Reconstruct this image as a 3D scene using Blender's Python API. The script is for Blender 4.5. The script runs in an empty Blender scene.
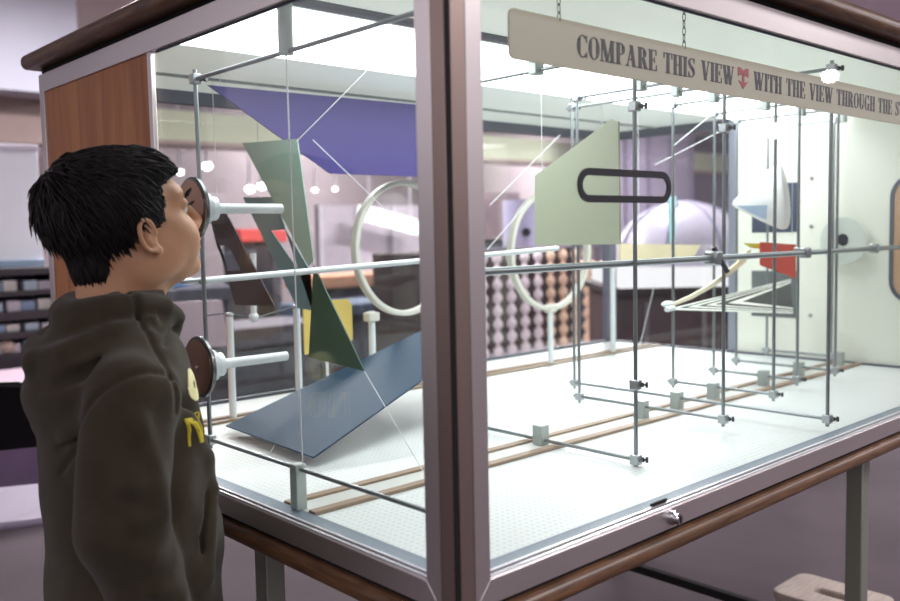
import bpy, bmesh, math, random
import numpy as np
from mathutils import Vector, Matrix
from mathutils.bvhtree import BVHTree
random.seed(7); rng = np.random.default_rng(7)
SC = bpy.context.scene
COL = SC.collection

# ------------------------------------------------------------------ camera data
CAM = np.array([-0.6906430915, -0.7505371510, 1.2270790954])
MR = np.array([[0.7352175010, -0.6775268328, -0.0203129770],
               [-0.0674642412, -0.0433242017, -0.9967806126],
               [0.6744655680, 0.7342209507, -0.0775615450]])      # right, down, forward
FPX = 886.123
def P(px, py, ax, v):            # a sight line met with the plane where axis ax = v (used to survey real planes)
    r = MR.T @ np.array([(px-450)/FPX, (py-300.5)/FPX, 1.0])
    return CAM + r*((v-CAM[ax])/r[ax])
def PX(px, py, y): return P(px, py, 1, y)

# ------------------------------------------------------------------ materials
def lin(c):
    return tuple(((x/255)/12.92 if x/255 <= .04045 else ((x/255+.055)/1.055)**2.4) for x in c)
MATS = {}
def mat(name, rgb, rough=.5, metal=0, var=0, scale=8, bump=0, bscale=200, spec=.5, trans=0, alpha=1, sheen=0):
    if name in MATS: return MATS[name]
    m = bpy.data.materials.new(name); m.use_nodes = True
    nt = m.node_tree; b = nt.nodes['Principled BSDF']
    c = lin(rgb)
    b.inputs['Base Color'].default_value = (*c, 1)
    b.inputs['Roughness'].default_value = rough
    b.inputs['Metallic'].default_value = metal
    b.inputs['Specular IOR Level'].default_value = spec
    if trans: b.inputs['Transmission Weight'].default_value = trans
    if sheen:
        b.inputs['Sheen Weight'].default_value = sheen
    tc = nt.nodes.new('ShaderNodeTexCoord')
    if var:
        n = nt.nodes.new('ShaderNodeTexNoise'); n.inputs['Scale'].default_value = scale; n.inputs['Detail'].default_value = 5
        r = nt.nodes.new('ShaderNodeValToRGB')
        r.color_ramp.elements[0].position = .3; r.color_ramp.elements[1].position = .7
        r.color_ramp.elements[0].color = (*[x*(1-var) for x in c], 1)
        r.color_ramp.elements[1].color = (*[min(1, x*(1+var)) for x in c], 1)
        nt.links.new(tc.outputs['Object'], n.inputs['Vector']); nt.links.new(n.outputs['Fac'], r.inputs['Fac'])
        nt.links.new(r.outputs['Color'], b.inputs['Base Color'])
    if bump:
        n2 = nt.nodes.new('ShaderNodeTexNoise'); n2.inputs['Scale'].default_value = bscale; n2.inputs['Detail'].default_value = 3
        bp = nt.nodes.new('ShaderNodeBump'); bp.inputs['Strength'].default_value = bump; bp.inputs['Distance'].default_value = .002
        nt.links.new(tc.outputs['Object'], n2.inputs['Vector']); nt.links.new(n2.outputs['Fac'], bp.inputs['Height'])
        nt.links.new(bp.outputs['Normal'], b.inputs['Normal'])
    MATS[name] = m; return m
def wood(name, c0, c1, stretch, rough=.4, scale=14):
    m = bpy.data.materials.new(name); m.use_nodes = True; nt = m.node_tree; b = nt.nodes['Principled BSDF']
    tc = nt.nodes.new('ShaderNodeTexCoord'); mp = nt.nodes.new('ShaderNodeMapping'); mp.inputs['Scale'].default_value = stretch
    n = nt.nodes.new('ShaderNodeTexNoise'); n.inputs['Scale'].default_value = scale; n.inputs['Detail'].default_value = 6; n.inputs['Distortion'].default_value = .6
    r = nt.nodes.new('ShaderNodeValToRGB'); r.color_ramp.elements[0].position = .32; r.color_ramp.elements[1].position = .68
    r.color_ramp.elements[0].color = (*lin(c0), 1); r.color_ramp.elements[1].color = (*lin(c1), 1)
    nt.links.new(tc.outputs['Object'], mp.inputs['Vector']); nt.links.new(mp.outputs['Vector'], n.inputs['Vector'])
    nt.links.new(n.outputs['Fac'], r.inputs['Fac']); nt.links.new(r.outputs['Color'], b.inputs['Base Color'])
    b.inputs['Roughness'].default_value = rough
    MATS[name] = m; return m
def emit(name, rgb, s):
    m = bpy.data.materials.new(name); m.use_nodes = True; nt = m.node_tree; nt.nodes.clear()
    e = nt.nodes.new('ShaderNodeEmission'); e.inputs['Color'].default_value = (*lin(rgb), 1); e.inputs['Strength'].default_value = s
    o = nt.nodes.new('ShaderNodeOutputMaterial'); nt.links.new(e.outputs[0], o.inputs[0]); MATS[name] = m; return m
def pane(name, tint, refl=1.0, ior=1.45):          # thin sheet glass: clear with Fresnel reflections
    m = bpy.data.materials.new(name); m.use_nodes = True; nt = m.node_tree; nt.nodes.clear()
    t = nt.nodes.new('ShaderNodeBsdfTransparent'); t.inputs[0].default_value = (*tint, 1)
    g = nt.nodes.new('ShaderNodeBsdfGlossy'); g.inputs['Roughness'].default_value = .0
    g.inputs['Color'].default_value = (refl, refl, refl, 1)
    f = nt.nodes.new('ShaderNodeFresnel')
    ge = nt.nodes.new('ShaderNodeNewGeometry'); mi = nt.nodes.new('ShaderNodeMix')      # both faces of the sheet reflect alike
    mi.inputs['A'].default_value = ior; mi.inputs['B'].default_value = 1/ior
    nt.links.new(ge.outputs['Backfacing'], mi.inputs['Factor']); nt.links.new(mi.outputs['Result'], f.inputs['IOR'])
    x = nt.nodes.new('ShaderNodeMixShader'); o = nt.nodes.new('ShaderNodeOutputMaterial')
    nt.links.new(f.outputs[0], x.inputs[0]); nt.links.new(t.outputs[0], x.inputs[1]); nt.links.new(g.outputs[0], x.inputs[2])
    nt.links.new(x.outputs[0], o.inputs[0]); MATS[name] = m; return m
def dots(name, base, dot, pitch, rad):             # pierced sheet: rows of small dimples
    m = mat(name, base, .45); nt = m.node_tree; b = nt.nodes['Principled BSDF']
    tc = [n for n in nt.nodes if n.type == 'TEX_COORD'][0]
    def vm(op, a, v=None):
        n = nt.nodes.new('ShaderNodeVectorMath'); n.operation = op; nt.links.new(a, n.inputs[0])
        if v is not None: n.inputs[1].default_value = v
        return n
    s = vm('MULTIPLY', tc.outputs['Object'], (1/pitch, 1/pitch, 0)); fr = vm('FRACTION', s.outputs[0])
    d = vm('DISTANCE', fr.outputs[0], (.5, .5, 0))
    r = nt.nodes.new('ShaderNodeValToRGB'); r.color_ramp.elements[0].position = rad; r.color_ramp.elements[1].position = rad+.1
    r.color_ramp.elements[0].color = (*lin(dot), 1); r.color_ramp.elements[1].color = (*lin(base), 1)
    nt.links.new(d.outputs['Value'], r.inputs['Fac']); nt.links.new(r.outputs['Color'], b.inputs['Base Color']); return m

ALU = mat('satin_aluminium', (226, 217, 216), .32, .9, .04, 3)
ALU_P = mat('bronze_aluminium', (166, 146, 138), .36, .85, .04, 3)
BEAD = mat('bright_bead', (235, 236, 240), .3, .6)
LEDGE = mat('ledge_grey', (112, 126, 138), .5, .2)
BLACK = mat('black_gap', (8, 7, 7), .8)
WOODT = wood('walnut_edge', (80, 56, 40), (122, 88, 62), (2, 2, 26), .38, 6)
WOODP = wood('panel_walnut', (158, 94, 48), (192, 124, 72), (9, 9, 1.0), .45, 3)
STEEL = mat('bright_steel', (178, 184, 186), .28, .85)
ROD = mat('rod_steel', (150, 158, 160), .3, .8)
WHITEROD = mat('white_rod', (228, 236, 238), .3, .1)
BLOCK = mat('block_grey', (176, 186, 182), .4, .35)
KNOB = mat('knob_dark', (60, 66, 68), .4, .5)
FLOORW = dots('pierced_white_floor', (218, 225, 223), (200, 208, 206), .012, .2)
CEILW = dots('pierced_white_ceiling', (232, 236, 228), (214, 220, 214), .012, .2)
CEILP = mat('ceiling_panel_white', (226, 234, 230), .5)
for m_, e_ in ((CEILW, .42), (CEILP, .30)):        # weak glow added to brighten the case ceiling panels, which are no lamps
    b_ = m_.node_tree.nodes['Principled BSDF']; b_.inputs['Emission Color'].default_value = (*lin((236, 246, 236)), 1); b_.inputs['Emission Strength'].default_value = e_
RAILW = mat('rail_brown', (146, 126, 104), .5, 0, .12, 20)
RAILD = mat('rail_groove', (196, 200, 194), .5)
DARKRAIL = mat('dark_rail', (86, 92, 104), .5)
ENDW = mat('end_wall_cream', (240, 243, 230), .45)
GLASS = pane('case_glass', (.975, .985, .98), .6)
GLASSB = pane('back_glass', (.96, .975, .97), .8)
DIFF = emit('light_diffuser', (248, 252, 255), 6.6)
SIGNM = mat('sign_grey_green', (206, 198, 174), .45)
INK = mat('ink_dark', (52, 54, 58), .6)
RED = mat('sign_red', (182, 58, 52), .5)
CHROME = mat('chrome', (205, 205, 208), .12, 1)

# ------------------------------------------------------------------ mesh helper
ORG = {}
def basis(d):
    d = np.array(d, float); d /= np.linalg.norm(d)
    a = np.array([0, 0, 1.0]) if abs(d[2]) < .9 else np.array([1.0, 0, 0])
    u = np.cross(a, d); u /= np.linalg.norm(u); return u, np.cross(d, u), d
class MB:
    def __init__(s): s.v = []; s.f = []
    def add(s, v, f):
        n = len(s.v); s.v += [tuple(map(float, p)) for p in v]; s.f += [tuple(i+n for i in q) for q in f]; return s
    def box(s, x0, x1, y0, y1, z0, z1):
        return s.add([(x, y, z) for x in (x0, x1) for y in (y0, y1) for z in (z0, z1)],
                     [(0, 1, 3, 2), (4, 6, 7, 5), (0, 4, 5, 1), (2, 3, 7, 6), (0, 2, 6, 4), (1, 5, 7, 3)])
    def bar(s, a, b, w, h, up=(0, 0, 1)):
        a = np.array(a, float); b = np.array(b, float); d = (b-a)/np.linalg.norm(b-a)
        u = np.cross(up, d); u /= np.linalg.norm(u); q = np.cross(d, u)
        return s.add([p+u*i*w/2+q*j*h/2 for p in (a, b) for i, j in ((-1, -1), (1, -1), (1, 1), (-1, 1))],
                     [(0, 3, 2, 1), (4, 5, 6, 7), (0, 1, 5, 4), (1, 2, 6, 5), (2, 3, 7, 6), (3, 0, 4, 7)])
    def cyl(s, a, b, r0, r1=None, n=16):
        r1 = r0 if r1 is None else r1; a = np.array(a, float); b = np.array(b, float); u, w, d = basis(b-a)
        v = [p+r*(math.cos(t)*u+math.sin(t)*w) for p, r in ((a, r0), (b, r1)) for t in [2*math.pi*k/n for k in range(n)]]
        f = [(k, (k+1) % n, n+(k+1) % n, n+k) for k in range(n)]+[tuple(range(n))[::-1], tuple(range(n, 2*n))]
        return s.add(v, f)
    def tube(s, pts, r, n=8, closed=False):
        pts = [np.array(p, float) for p in pts]; m = len(pts); v = []; up = None
        rr = r if hasattr(r, '__len__') else [r]*m
        for i, p in enumerate(pts):
            d = pts[(i+1) % m]-pts[i-1] if closed else pts[min(i+1, m-1)]-pts[max(i-1, 0)]
            d = d/np.linalg.norm(d)
            if up is None: up = basis(d)[0]
            up = up-d*np.dot(up, d); up /= np.linalg.norm(up); w = np.cross(d, up)
            v += [p+rr[i]*(math.cos(2*math.pi*k/n)*up+math.sin(2*math.pi*k/n)*w) for k in range(n)]
        f = []
        for i in range(m if closed else m-1):
            j = (i+1) % m
            f += [(i*n+k, i*n+(k+1) % n, j*n+(k+1) % n, j*n+k) for k in range(n)]
        if not closed: f += [tuple(range(n))[::-1], tuple(range((m-1)*n, m*n))]
        return s.add(v, f)
    def prism(s, poly, off):
        n = len(poly); a = [np.array(p, float) for p in poly]; o = np.array(off, float)
        return s.add(a+[p+o for p in a], [tuple(range(n))[::-1], tuple(range(n, 2*n))]+[(k, (k+1) % n, n+(k+1) % n, n+k) for k in range(n)])
    def ringprism(s, outer, inner, off):
        n = len(outer); o = np.array(off, float); A = [np.array(p, float) for p in outer]; B = [np.array(p, float) for p in inner]
        v = A+B+[p+o for p in A]+[p+o for p in B]; f = []
        for k in range(n):
            j = (k+1) % n
            f += [(k, n+k, n+j, j), (2*n+k, 2*n+j, 3*n+j, 3*n+k), (k, j, 2*n+j, 2*n+k), (n+k, 3*n+k, 3*n+j, n+j)]
        return s.add(v, f)
    def ball(s, c, r, n=16, m=10):
        r = np.array(r if hasattr(r, '__len__') else [r]*3, float); c = np.array(c, float); v = [c+r*(0, 0, 1)]
        for i in range(1, m):
            t = math.pi*i/m
            v += [c+r*np.array((math.sin(t)*math.cos(2*math.pi*k/n), math.sin(t)*math.sin(2*math.pi*k/n), math.cos(t))) for k in range(n)]
        v.append(c-r*np.array((0, 0, 1))); f = [(0, 1+k, 1+(k+1) % n) for k in range(n)]
        for i in range(m-2):
            f += [(1+i*n+k, 1+(i+1)*n+k, 1+(i+1)*n+(k+1) % n, 1+i*n+(k+1) % n) for k in range(n)]
        L = len(v)-1; q = 1+(m-2)*n
        return s.add(v, f+[(L, q+(k+1) % n, q+k) for k in range(n)])
    def lathe(s, c, ax, prof, n=32):       # prof: (radius, distance along axis)
        c = np.array(c, float); u, w, d = basis(ax); v = []
        for r, h in prof: v += [c+d*h+r*(math.cos(2*math.pi*k/n)*u+math.sin(2*math.pi*k/n)*w) for k in range(n)]
        m = len(prof); f = [(i*n+k, i*n+(k+1) % n, (i+1)*n+(k+1) % n, (i+1)*n+k) for i in range(m-1) for k in range(n)]
        if prof[0][0] > 1e-6: f.append(tuple(range(n))[::-1])
        if prof[-1][0] > 1e-6: f.append(tuple(range((m-1)*n, m*n)))
        return s.add(v, f)
    def build(s, name, m, parent=None, bevel=0, org=None, ang=35, seg=2):
        V = np.array(s.v)
        if parent is not None: o = ORG[parent.name]
        elif org is not None: o = np.array(org, float)
        else: o = np.array([(V[:, 0].min()+V[:, 0].max())/2, (V[:, 1].min()+V[:, 1].max())/2, V[:, 2].min()])
        me = bpy.data.meshes.new(name); me.from_pydata((V-o).tolist(), [], s.f)
        b = bmesh.new(); b.from_mesh(me); bmesh.ops.remove_doubles(b, verts=b.verts, dist=1e-6); bmesh.ops.recalc_face_normals(b, faces=b.faces); b.to_mesh(me); b.free()
        me.polygons.foreach_set('use_smooth', [True]*len(me.polygons)); me.set_sharp_from_angle(angle=math.radians(ang))
        me.materials.append(m); ob = bpy.data.objects.new(name, me); COL.objects.link(ob)
        if parent is not None: ob.parent = parent
        else: ob.location = o
        ORG[ob.name] = o
        if bevel:
            q = ob.modifiers.new('bevel', 'BEVEL'); q.width = bevel; q.segments = seg; q.limit_method = 'ANGLE'; q.angle_limit = math.radians(40); q.harden_normals = False
        return ob
def tag(o, label=None, cat=None, group=None, kind=None):
    if label: o['label'] = label
    if cat: o['category'] = cat
    if group: o['group'] = group
    if kind: o['kind'] = kind
    return o
def thing(name, label, cat, loc, group=None):
    o = bpy.data.objects.new(name, None); COL.objects.link(o); o.location = loc; o.empty_display_size = .05
    ORG[o.name] = np.array(loc, float); return tag(o, label, cat, group)
def box(*a): return MB().box(*a)

# ================================================================== THE ROOM
RX, RY, RZ = 20.0, 13.0, 3.6
CARPET = mat('carpet_mauve', (70, 60, 66), .95, 0, .14, 3, .3, 400)
tag(box(-4, RX, -6, RY, -.1, 0).build('floor', CARPET), kind='structure')
tag(box(-4, RX, -6, RY, RZ, RZ+.1).build('ceiling', mat('ceiling_lilac', (226, 216, 224), .9, 0, .05, .6)), kind='structure')
tag(box(-4, RX, RY, RY+.2, 0, RZ).build('wall_back', mat('wall_mauve', (164, 150, 156), .9, 0, .12, .7)), kind='structure')
tag(box(RX, RX+.2, -6, RY, 0, RZ).build('wall_right', mat('wall_purple_grey', (120, 114, 132), .9, 0, .12, .7)), kind='structure')
tag(box(-3.5, 19, 10, 10.35, 2.46, 2.84).build('trim_1', mat('soffit_cream', (236, 244, 214), .8)), kind='structure')
tag(box(-3.5, 19, 9.98, 10.37, 2.40, 2.46).build('trim_2', mat('soffit_edge', (196, 176, 170), .8)), kind='structure')

# ================================================================== DISPLAY CASE
L_X, L_Y, Z0, Z1 = 2.06, 1.341, .80, 1.553
case = thing('display_case', 'long glass display case with metal frame, walnut edges and brightly lit white interior', 'display case', (1.03, .67, 0))
def part(mb, name, m, bevel=0, parent=None, label=None, **k):
    o = mb.build(name, m, parent or case, bevel, **k)
    if label: o['label'] = label
    return o
# outer frame: mitred rails and stiles
def yz(pts, x0, dx): return MB().prism([(x0, y, z) for y, z in pts], (dx, 0, 0))
def xz(pts, y0, dy): return MB().prism([(x, y0, z) for x, z in pts], (0, dy, 0))
ZB, ZT = .768, 1.592
part(yz([(.0275, ZB), (L_Y, ZB), (L_Y-.028, Z0), (.0545, Z0)], 0, .016), 'frame_rail', ALU, .0008, label='bottom rail of the left glass door frame')
part(yz([(.0275, ZT), (L_Y, ZT), (L_Y-.028, Z1), (.0545, Z1)], 0, .016), 'frame_rail', ALU, .0008, label='top rail of the left glass door frame')
part(yz([(.0275, ZB), (.0545, Z0), (.0545, Z1), (.0275, ZT)], 0, .016), 'frame_stile', ALU, .0008)
part(yz([(L_Y, ZB), (L_Y-.028, Z0), (L_Y-.028, Z1), (L_Y, ZT)], 0, .016), 'frame_stile', ALU, .0008)
part(box(0.001, .009, .768, .783, Z0, Z1), 'frame_stile', ALU, .0008)
part(xz([(.0315, ZB), (L_X, ZB), (L_X-.028, Z0), (.0575, Z0)], 0, .016), 'frame_rail', ALU, .0008, label='bottom rail of the right glass door frame, with the lock')
part(xz([(.0315, ZT), (L_X, ZT), (L_X-.028, Z1), (.0575, Z1)], 0, .016), 'frame_rail', ALU, .0008, label='top rail of the right glass door frame')
part(xz([(.0315, ZB), (.0575, Z0), (.0575, Z1), (.0315, ZT)], 0, .016), 'frame_stile', ALU, .0008)
part(xz([(L_X, ZB), (L_X-.028, Z0), (L_X-.028, Z1), (L_X, ZT)], 0, .016), 'frame_stile', ALU, .0008)
part(box(0, .014, .0035, .0265, ZB, ZT), 'corner_strip', ALU_P, .0008)
part(box(.0075, .0305, 0, .014, ZB, ZT), 'corner_strip', ALU_P, .0008)
part(box(.0016, .030, .0016, .030, ZB-.004, ZT+.004), 'corner_post', BLACK)
# glazing beads (bright double line at the foot of each pane)
for z in (Z0, Z0+.0065):
    part(box(.003, .0075, .0545, .757, z, z+.0028), 'glazing_bead', BEAD)
    part(box(.0575, L_X-.028, .003, .0075, z, z+.0028), 'glazing_bead', BEAD)
part(box(.0565, L_X-.027, .0075, .009, Z1-.0035, Z1), 'gasket', DARKRAIL)
part(box(.0075, .009, .0545, .757, Z1-.0035, Z1), 'gasket', DARKRAIL)
# panes
part(box(.009, .013, .0545, .768, Z0, Z1), 'glass_pane', GLASS, label='left glass pane')
part(box(.0575, L_X-.028, .009, .013, Z0, Z1), 'glass_pane', GLASS, label='right glass pane under the sign')
part(box(.03, 2.02, 1.312, 1.317, Z0, Z1), 'glass_pane', GLASSB, label='rear glass pane')
part(box(2.045, 2.05, .80, 1.30, Z0, Z1), 'glass_pane', GLASSB, label='end glass pane')
# ledge, floor, rails
part(box(.013, .045, .016, L_Y-.02, Z0-.005, Z0+.002), 'inner_ledge', LEDGE)
part(box(.045, 2.03, .013, .043, Z0-.005, Z0+.002), 'inner_ledge', LEDGE)
part(box(.016, 2.04, .016, 1.325, .765, Z0), 'case_floor', FLOORW)
for y in (.363, .433):
    part(box(.045, 2.03, y, y+.018, Z0, Z0+.006), 'floor_rail', RAILW, .001)
part(box(.045, 2.03, .381, .433, Z0, Z0+.002), 'rail_channel', RAILD)
for y in (1.075, 1.115):
    part(box(.045, 2.03, y, y+.016, Z0, Z0+.006), 'floor_rail', RAILW, .001)
part(box(.03, 2.03, 1.300, 1.312, Z0, Z0+.008), 'back_sill', DARKRAIL)
part(box(2.018, 2.03, .016, 1.312, Z0, Z0+.006), 'back_sill', DARKRAIL)
# wooden side panel and end wall
part(box(.004, .016, .783, L_Y-.028, Z0, Z1), 'side_panel', WOODP, label='walnut side panel beside the left pane')
endw = part(box(2.03, 2.05, .013, .79, Z0, 1.585), 'end_wall', ENDW, .001)
part(box(2.026, 2.055, .79, .815, Z0, 1.585), 'end_stile', mat('stile_grey', (150, 156, 170), .4, .3), .001)
for z0, z1, c, nm in ((1.203, 1.36, (66, 76, 96), 'wall_window_blue'), (.928, 1.078, (104, 112, 112), 'wall_window_grey')):
    w = part(box(2.0285, 2.031, .575, .731, z0, z1), 'wall_window', mat(nm, c, .35), parent=endw)
def stadium(y0, y1, z0, z1, n=12, horiz=True):
    pts = []
    if horiz:
        r = (z1-z0)/2; zc = (z0+z1)/2
        for k in range(n+1): t = -math.pi/2+math.pi*k/n; pts.append((y1-r+r*math.cos(t), zc+r*math.sin(t)))
        for k in range(n+1): t = math.pi/2+math.pi*k/n; pts.append((y0+r+r*math.cos(t), zc+r*math.sin(t)))
    else: pts = [(b, a) for a, b in stadium(z0, z1, y0, y1, n)]
    return pts
so = stadium(.16, .295, .99, 1.368, horiz=False); si = stadium(.172, .283, 1.002, 1.356, horiz=False)
part(MB().ringprism([(2.027, y, z) for y, z in so], [(2.027, y, z) for y, z in si], (.006, 0, 0)), 'port_rim', DARKRAIL, parent=endw)
part(MB().prism([(2.029, y, z) for y, z in si], (.003, 0, 0)), 'port_pane', mat('port_tan', (196, 160, 128), .3), parent=endw)
for y, z in ((.20, 1.41), (.20, .93), (.53, 1.37), (.53, 1.22), (.53, .94)):
    part(MB().cyl((2.0255, y, z), (2.031, y, z), .006, n=10), 'wall_screw', STEEL, parent=endw)
# back frame
part(box(.016, 2.05, 1.300, 1.330, Z1, ZT), 'back_rail', DARKRAIL)
part(box(2.03, 2.05, .815, 1.31, Z1, ZT), 'back_rail', DARKRAIL)
part(box(2.012, 2.05, 1.295, 1.333, Z0, ZT), 'back_post', mat('post_grey', (140, 142, 156), .45, .3), .002)
part(box(.016, .04, 1.300, 1.333, Z0, ZT), 'back_post', mat('post_grey', (140, 142, 156)), .002)
part(box(.0, L_X, 1.317, L_Y, ZB, Z0), 'back_sill', DARKRAIL)
# ceiling of the case: pierced front panel, lamp diffuser, rear panels
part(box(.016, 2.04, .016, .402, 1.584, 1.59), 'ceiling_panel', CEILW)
part(box(.016, 2.04, .402, .420, 1.574, 1.59), 'ceiling_rail', DARKRAIL, .001)
part(box(.05, 2.02, .43, .79, 1.577, 1.582), 'light_diffuser', DIFF, label='glowing white lamp diffuser')
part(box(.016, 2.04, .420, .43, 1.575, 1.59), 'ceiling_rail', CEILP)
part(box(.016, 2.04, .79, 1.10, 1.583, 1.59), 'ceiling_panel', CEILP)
part(box(.016, 2.04, 1.10, 1.112, 1.578, 1.59), 'ceiling_rail', mat('ceiling_strip', (140, 152, 150), .5))
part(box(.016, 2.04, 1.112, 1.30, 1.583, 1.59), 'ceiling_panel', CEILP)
# walnut boards with rounded edge, shadow gaps
part(box(-.030, L_X+.03, -.030, L_Y+.03, 1.604, 1.637), 'top_board', WOODT, .014, seg=5, ang=60)
part(box(.006, L_X-.006, .006, L_Y-.006, 1.59, 1.604), 'shadow_gap', BLACK)
part(box(-.010, L_X+.01, -.010, L_Y+.01, .733, .761), 'base_board', WOODT, .012, seg=5, ang=60)
part(box(.006, L_X-.006, .006, L_Y-.006, .761, .768), 'shadow_gap', BLACK)
# legs and stretcher
LEG = mat('leg_grey_green', (150, 152, 140), .4, .45)
for x, y in ((.085, .57), (1.328, .085), (1.328, 1.25), (1.98, 1.25), (.085, 1.25)):
    part(box(x-.019, x+.019, y-.019, y+.019, 0, .733), 'leg', LEG, .003)
part(box(1.317, 1.339, .107, 1.228, .262, .284), 'stretcher', BLACK, .002, label='black steel stretcher low between the legs')
# lock, latch and slot outline
lk = part(MB().lathe((.451, 0, .7845), (0, -1, 0), [(.0115, 0), (.0115, .004), (.009, .006), (.009, .013), (.0075, .015), (.003, .015), (.003, .0135), (0, .0135)], 24), 'lock', CHROME, label='round chrome lock')
part(box(.4495, .4525, -.0157, -.0140, .779, .790), 'keyhole', BLACK, parent=lk)
part(box(.405, .445, .004, .009, Z0+.010, Z0+.0145), 'latch', BLACK, .001)
part(MB().ringprism([(x, .006, z) for x, z in stadium(.241, .459, 1.2625, 1.309, 14)], [(x, .006, z) for x, z in stadium(.250, .450, 1.2725, 1.299, 14)], (0, .003, 0)),
     'viewing_slot_outline', mat('slot_black', (30, 29, 36), .5), label='black rounded outline of a viewing slot on the right pane')
# eyepieces on the left pane
DISC = mat('disc_bronze', (172, 134, 112), .15, .65); RIM = mat('disc_rim', (128, 130, 130), .25, .85)
for i, (y, z, lb) in enumerate(((.597, 1.273, 'upper round eyepiece in front of the boy\'s face'), (.597, 1.013, 'lower round eyepiece beside the boy\'s chest'))):
    e = part(MB().cyl((.009, y, z), (-.012, y, z), .026, n=32), 'eyepiece', WHITEROD, label=lb)
    part(MB().lathe((-.011, y, z), (-1, 0, 0), [(.049, 0), (.051, .002), (.051, .007), (.049, .009), (0, .009)], 40), 'eyepiece_rim', RIM, parent=e)
    part(MB().lathe((-.0202, y, z), (-1, 0, 0), [(.0462, 0), (.0462, .001), (.004, .001), (.004, .0), (0, 0)], 40), 'eyepiece_disc', DISC, parent=e)
    part(MB().lathe((-.0210, y, z), (-1, 0, 0), [(.0045, 0), (.0045, .0016), (.0025, .0016), (.0025, .0002), (0, .0002)], 16), 'peephole', CHROME, parent=e)
    part(MB().lathe((.013, y, z), (1, 0, 0), [(.02, 0), (.02, .010), (.0085, .014), (.0085, .137), (.0075, .138), (0, .138)], 24), 'eyepiece_tube', WHITEROD, parent=e)

# ================================================================== THINGS INSIDE THE CASE
def clamp(root, x, y, z, kx=0, knob=True, s=1.0):
    c = box(x-.008*s, x+.008*s, y-.009*s, y+.009*s, z-.009*s, z+.009*s).build('clamp', STEEL, root, .002)
    if knob:
        k = MB(); d = np.array((.55, -.83, 0)) if kx == 0 else np.array((.83, .55, 0)); c0 = np.array((x, y, z))+d*.008
        k.cyl(c0, c0+d*.007, .0045, n=10); k.cyl(c0+d*.009, c0+d*.014, .0055, n=10); k.cyl(c0+d*.0, c0+d*.010, .002, n=8)
        k.build('knob', KNOB, c)
    return c
FR = [  # x, y front, y rear, z low, z high, tall blocks, extra clamps on the front rod
    (.045, .082, .690, .866, 1.507, True, ()),
    (.610, .180, .640, .812, 1.540, False, (1.438, .948)),
    (.950, .205, .585, .828, 1.540, False, (1.425,)),
    (1.090, .050, .715, .828, 1.543, False, ()),
    (1.250, .250, .522, .832, 1.540, False, ()),
    (1.500, .315, .555, .828, 1.540, False, (1.16,)),
    (1.700, .305, .600, .828, 1.540, False, ()),
    (1.960, .432, .640, .828, 1.540, False, ())]
FL = ['slender steel rod frame just inside the left pane, on the tallest grey blocks',
      'steel rod frame behind the black slot outline on the right pane',
      'steel rod frame whose front rod meets the sign just left of its red arrow',
      'widest steel rod frame, its front rod closest to the right pane',
      'narrow steel rod frame in front of the white cone',
      'steel rod frame carrying a middle clamp beside the red plate',
      'steel rod frame between the white cone and the pierced disc',
      'farthest steel rod frame, standing against the cream end wall']
for (x, y0, y1, z0, z1, tall, extra), lb in zip(FR, FL):
    t = thing('rod_frame', lb, 'rod frame', (x, .407, Z0), 'steel rod frames standing on the floor rail')
    r = .0038
    MB().cyl((x, y0, z0-.016), (x, y0, z1+.008), r, n=12).build('vertical_rod', ROD, t)
    MB().cyl((x, y1, z0-.016), (x, y1, z1+.008), r, n=12).build('vertical_rod', ROD, t)
    MB().cyl((x, y0-.012, z0), (x, y1+.016, z0), r*.95, n=12).build('bottom_rod', ROD, t)
    MB().cyl((x, y0-.012, z1-.008), (x, y1+.016, z1-.008), r*.95, n=12).build('top_rod', ROD, t)
    for y in (y0, y1):
        clamp(t, x, y, z0, 0, y == y0); clamp(t, x, y, z1-.008, 0, True)
    for z in extra: clamp(t, x, y0, z, 0, True)
    h = .062 if tall else .042
    w = .0095 if tall else .012
    MB().box(x-w, x+w, .407-w, .407+w, Z0+.002, Z0+h+(.012 if tall else 0)).build('mounting_block', BLOCK, t, .0015)
    if tall: MB().cyl((x, .40, 1.495), (x, .40, 1.576), .0115, n=20).build('mounting_block', BLOCK, t)
    else: MB().box(x-w, x+w, .407-w*.8, .407+w*.8, 1.524, 1.576).build('mounting_block', BLOCK, t, .0015)

def plate(name, pts, n, th, m, label, cat='plate', hole=None, group=None, thread=None):
    """a flat cut-out sheet of thickness th along n, hung on threads"""
    if hole:
        mb = MB().ringprism(pts, hole, np.array(n)*th)
    else: mb = MB().prism(pts, np.array(n)*th)
    if thread:
        A = np.array(pts); base = (*A.mean(0)[:2], A[:, 2].min())
        t = thing(name, label, cat, base, group); mb.build('sheet', m, t)
        for a, b in thread: MB().cyl(a, b, .0009, n=6).build('thread', mat('clear_thread', (226, 230, 232), .3), t)
        return t
    o = mb.build(name, m); return tag(o, label, cat, group)
HY = 1.575
pur = [(.232, 1.0, 1.548), (.975, 1.0, 1.556), (.975, 1.0, 1.370), (.540, 1.0, 1.370)]
plate('purple_plate', pur, (0, 1, 0), .004, mat('plate_purple', (68, 57, 128), .5), 'violet sheet with a slanted edge hanging at the back top of the case', thread=[((.262, 1.002, 1.545), (.262, 1.002, 1.583)), ((.93, 1.002, 1.55), (.93, 1.002, 1.583))])
GG = mat('plate_sage', (138, 168, 156), .5)
plate('sage_plate', [(.3, .985, 1.428), (.3, .77, 1.418), (.3, .726, 1.175), (.3, .745, 1.165)], (1, 0, 0), .003, GG,
      'pale sage green pointed sheet hanging in front of the violet sheet', thread=[((.301, .80, 1.417), (.301, .80, 1.583))])
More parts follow.
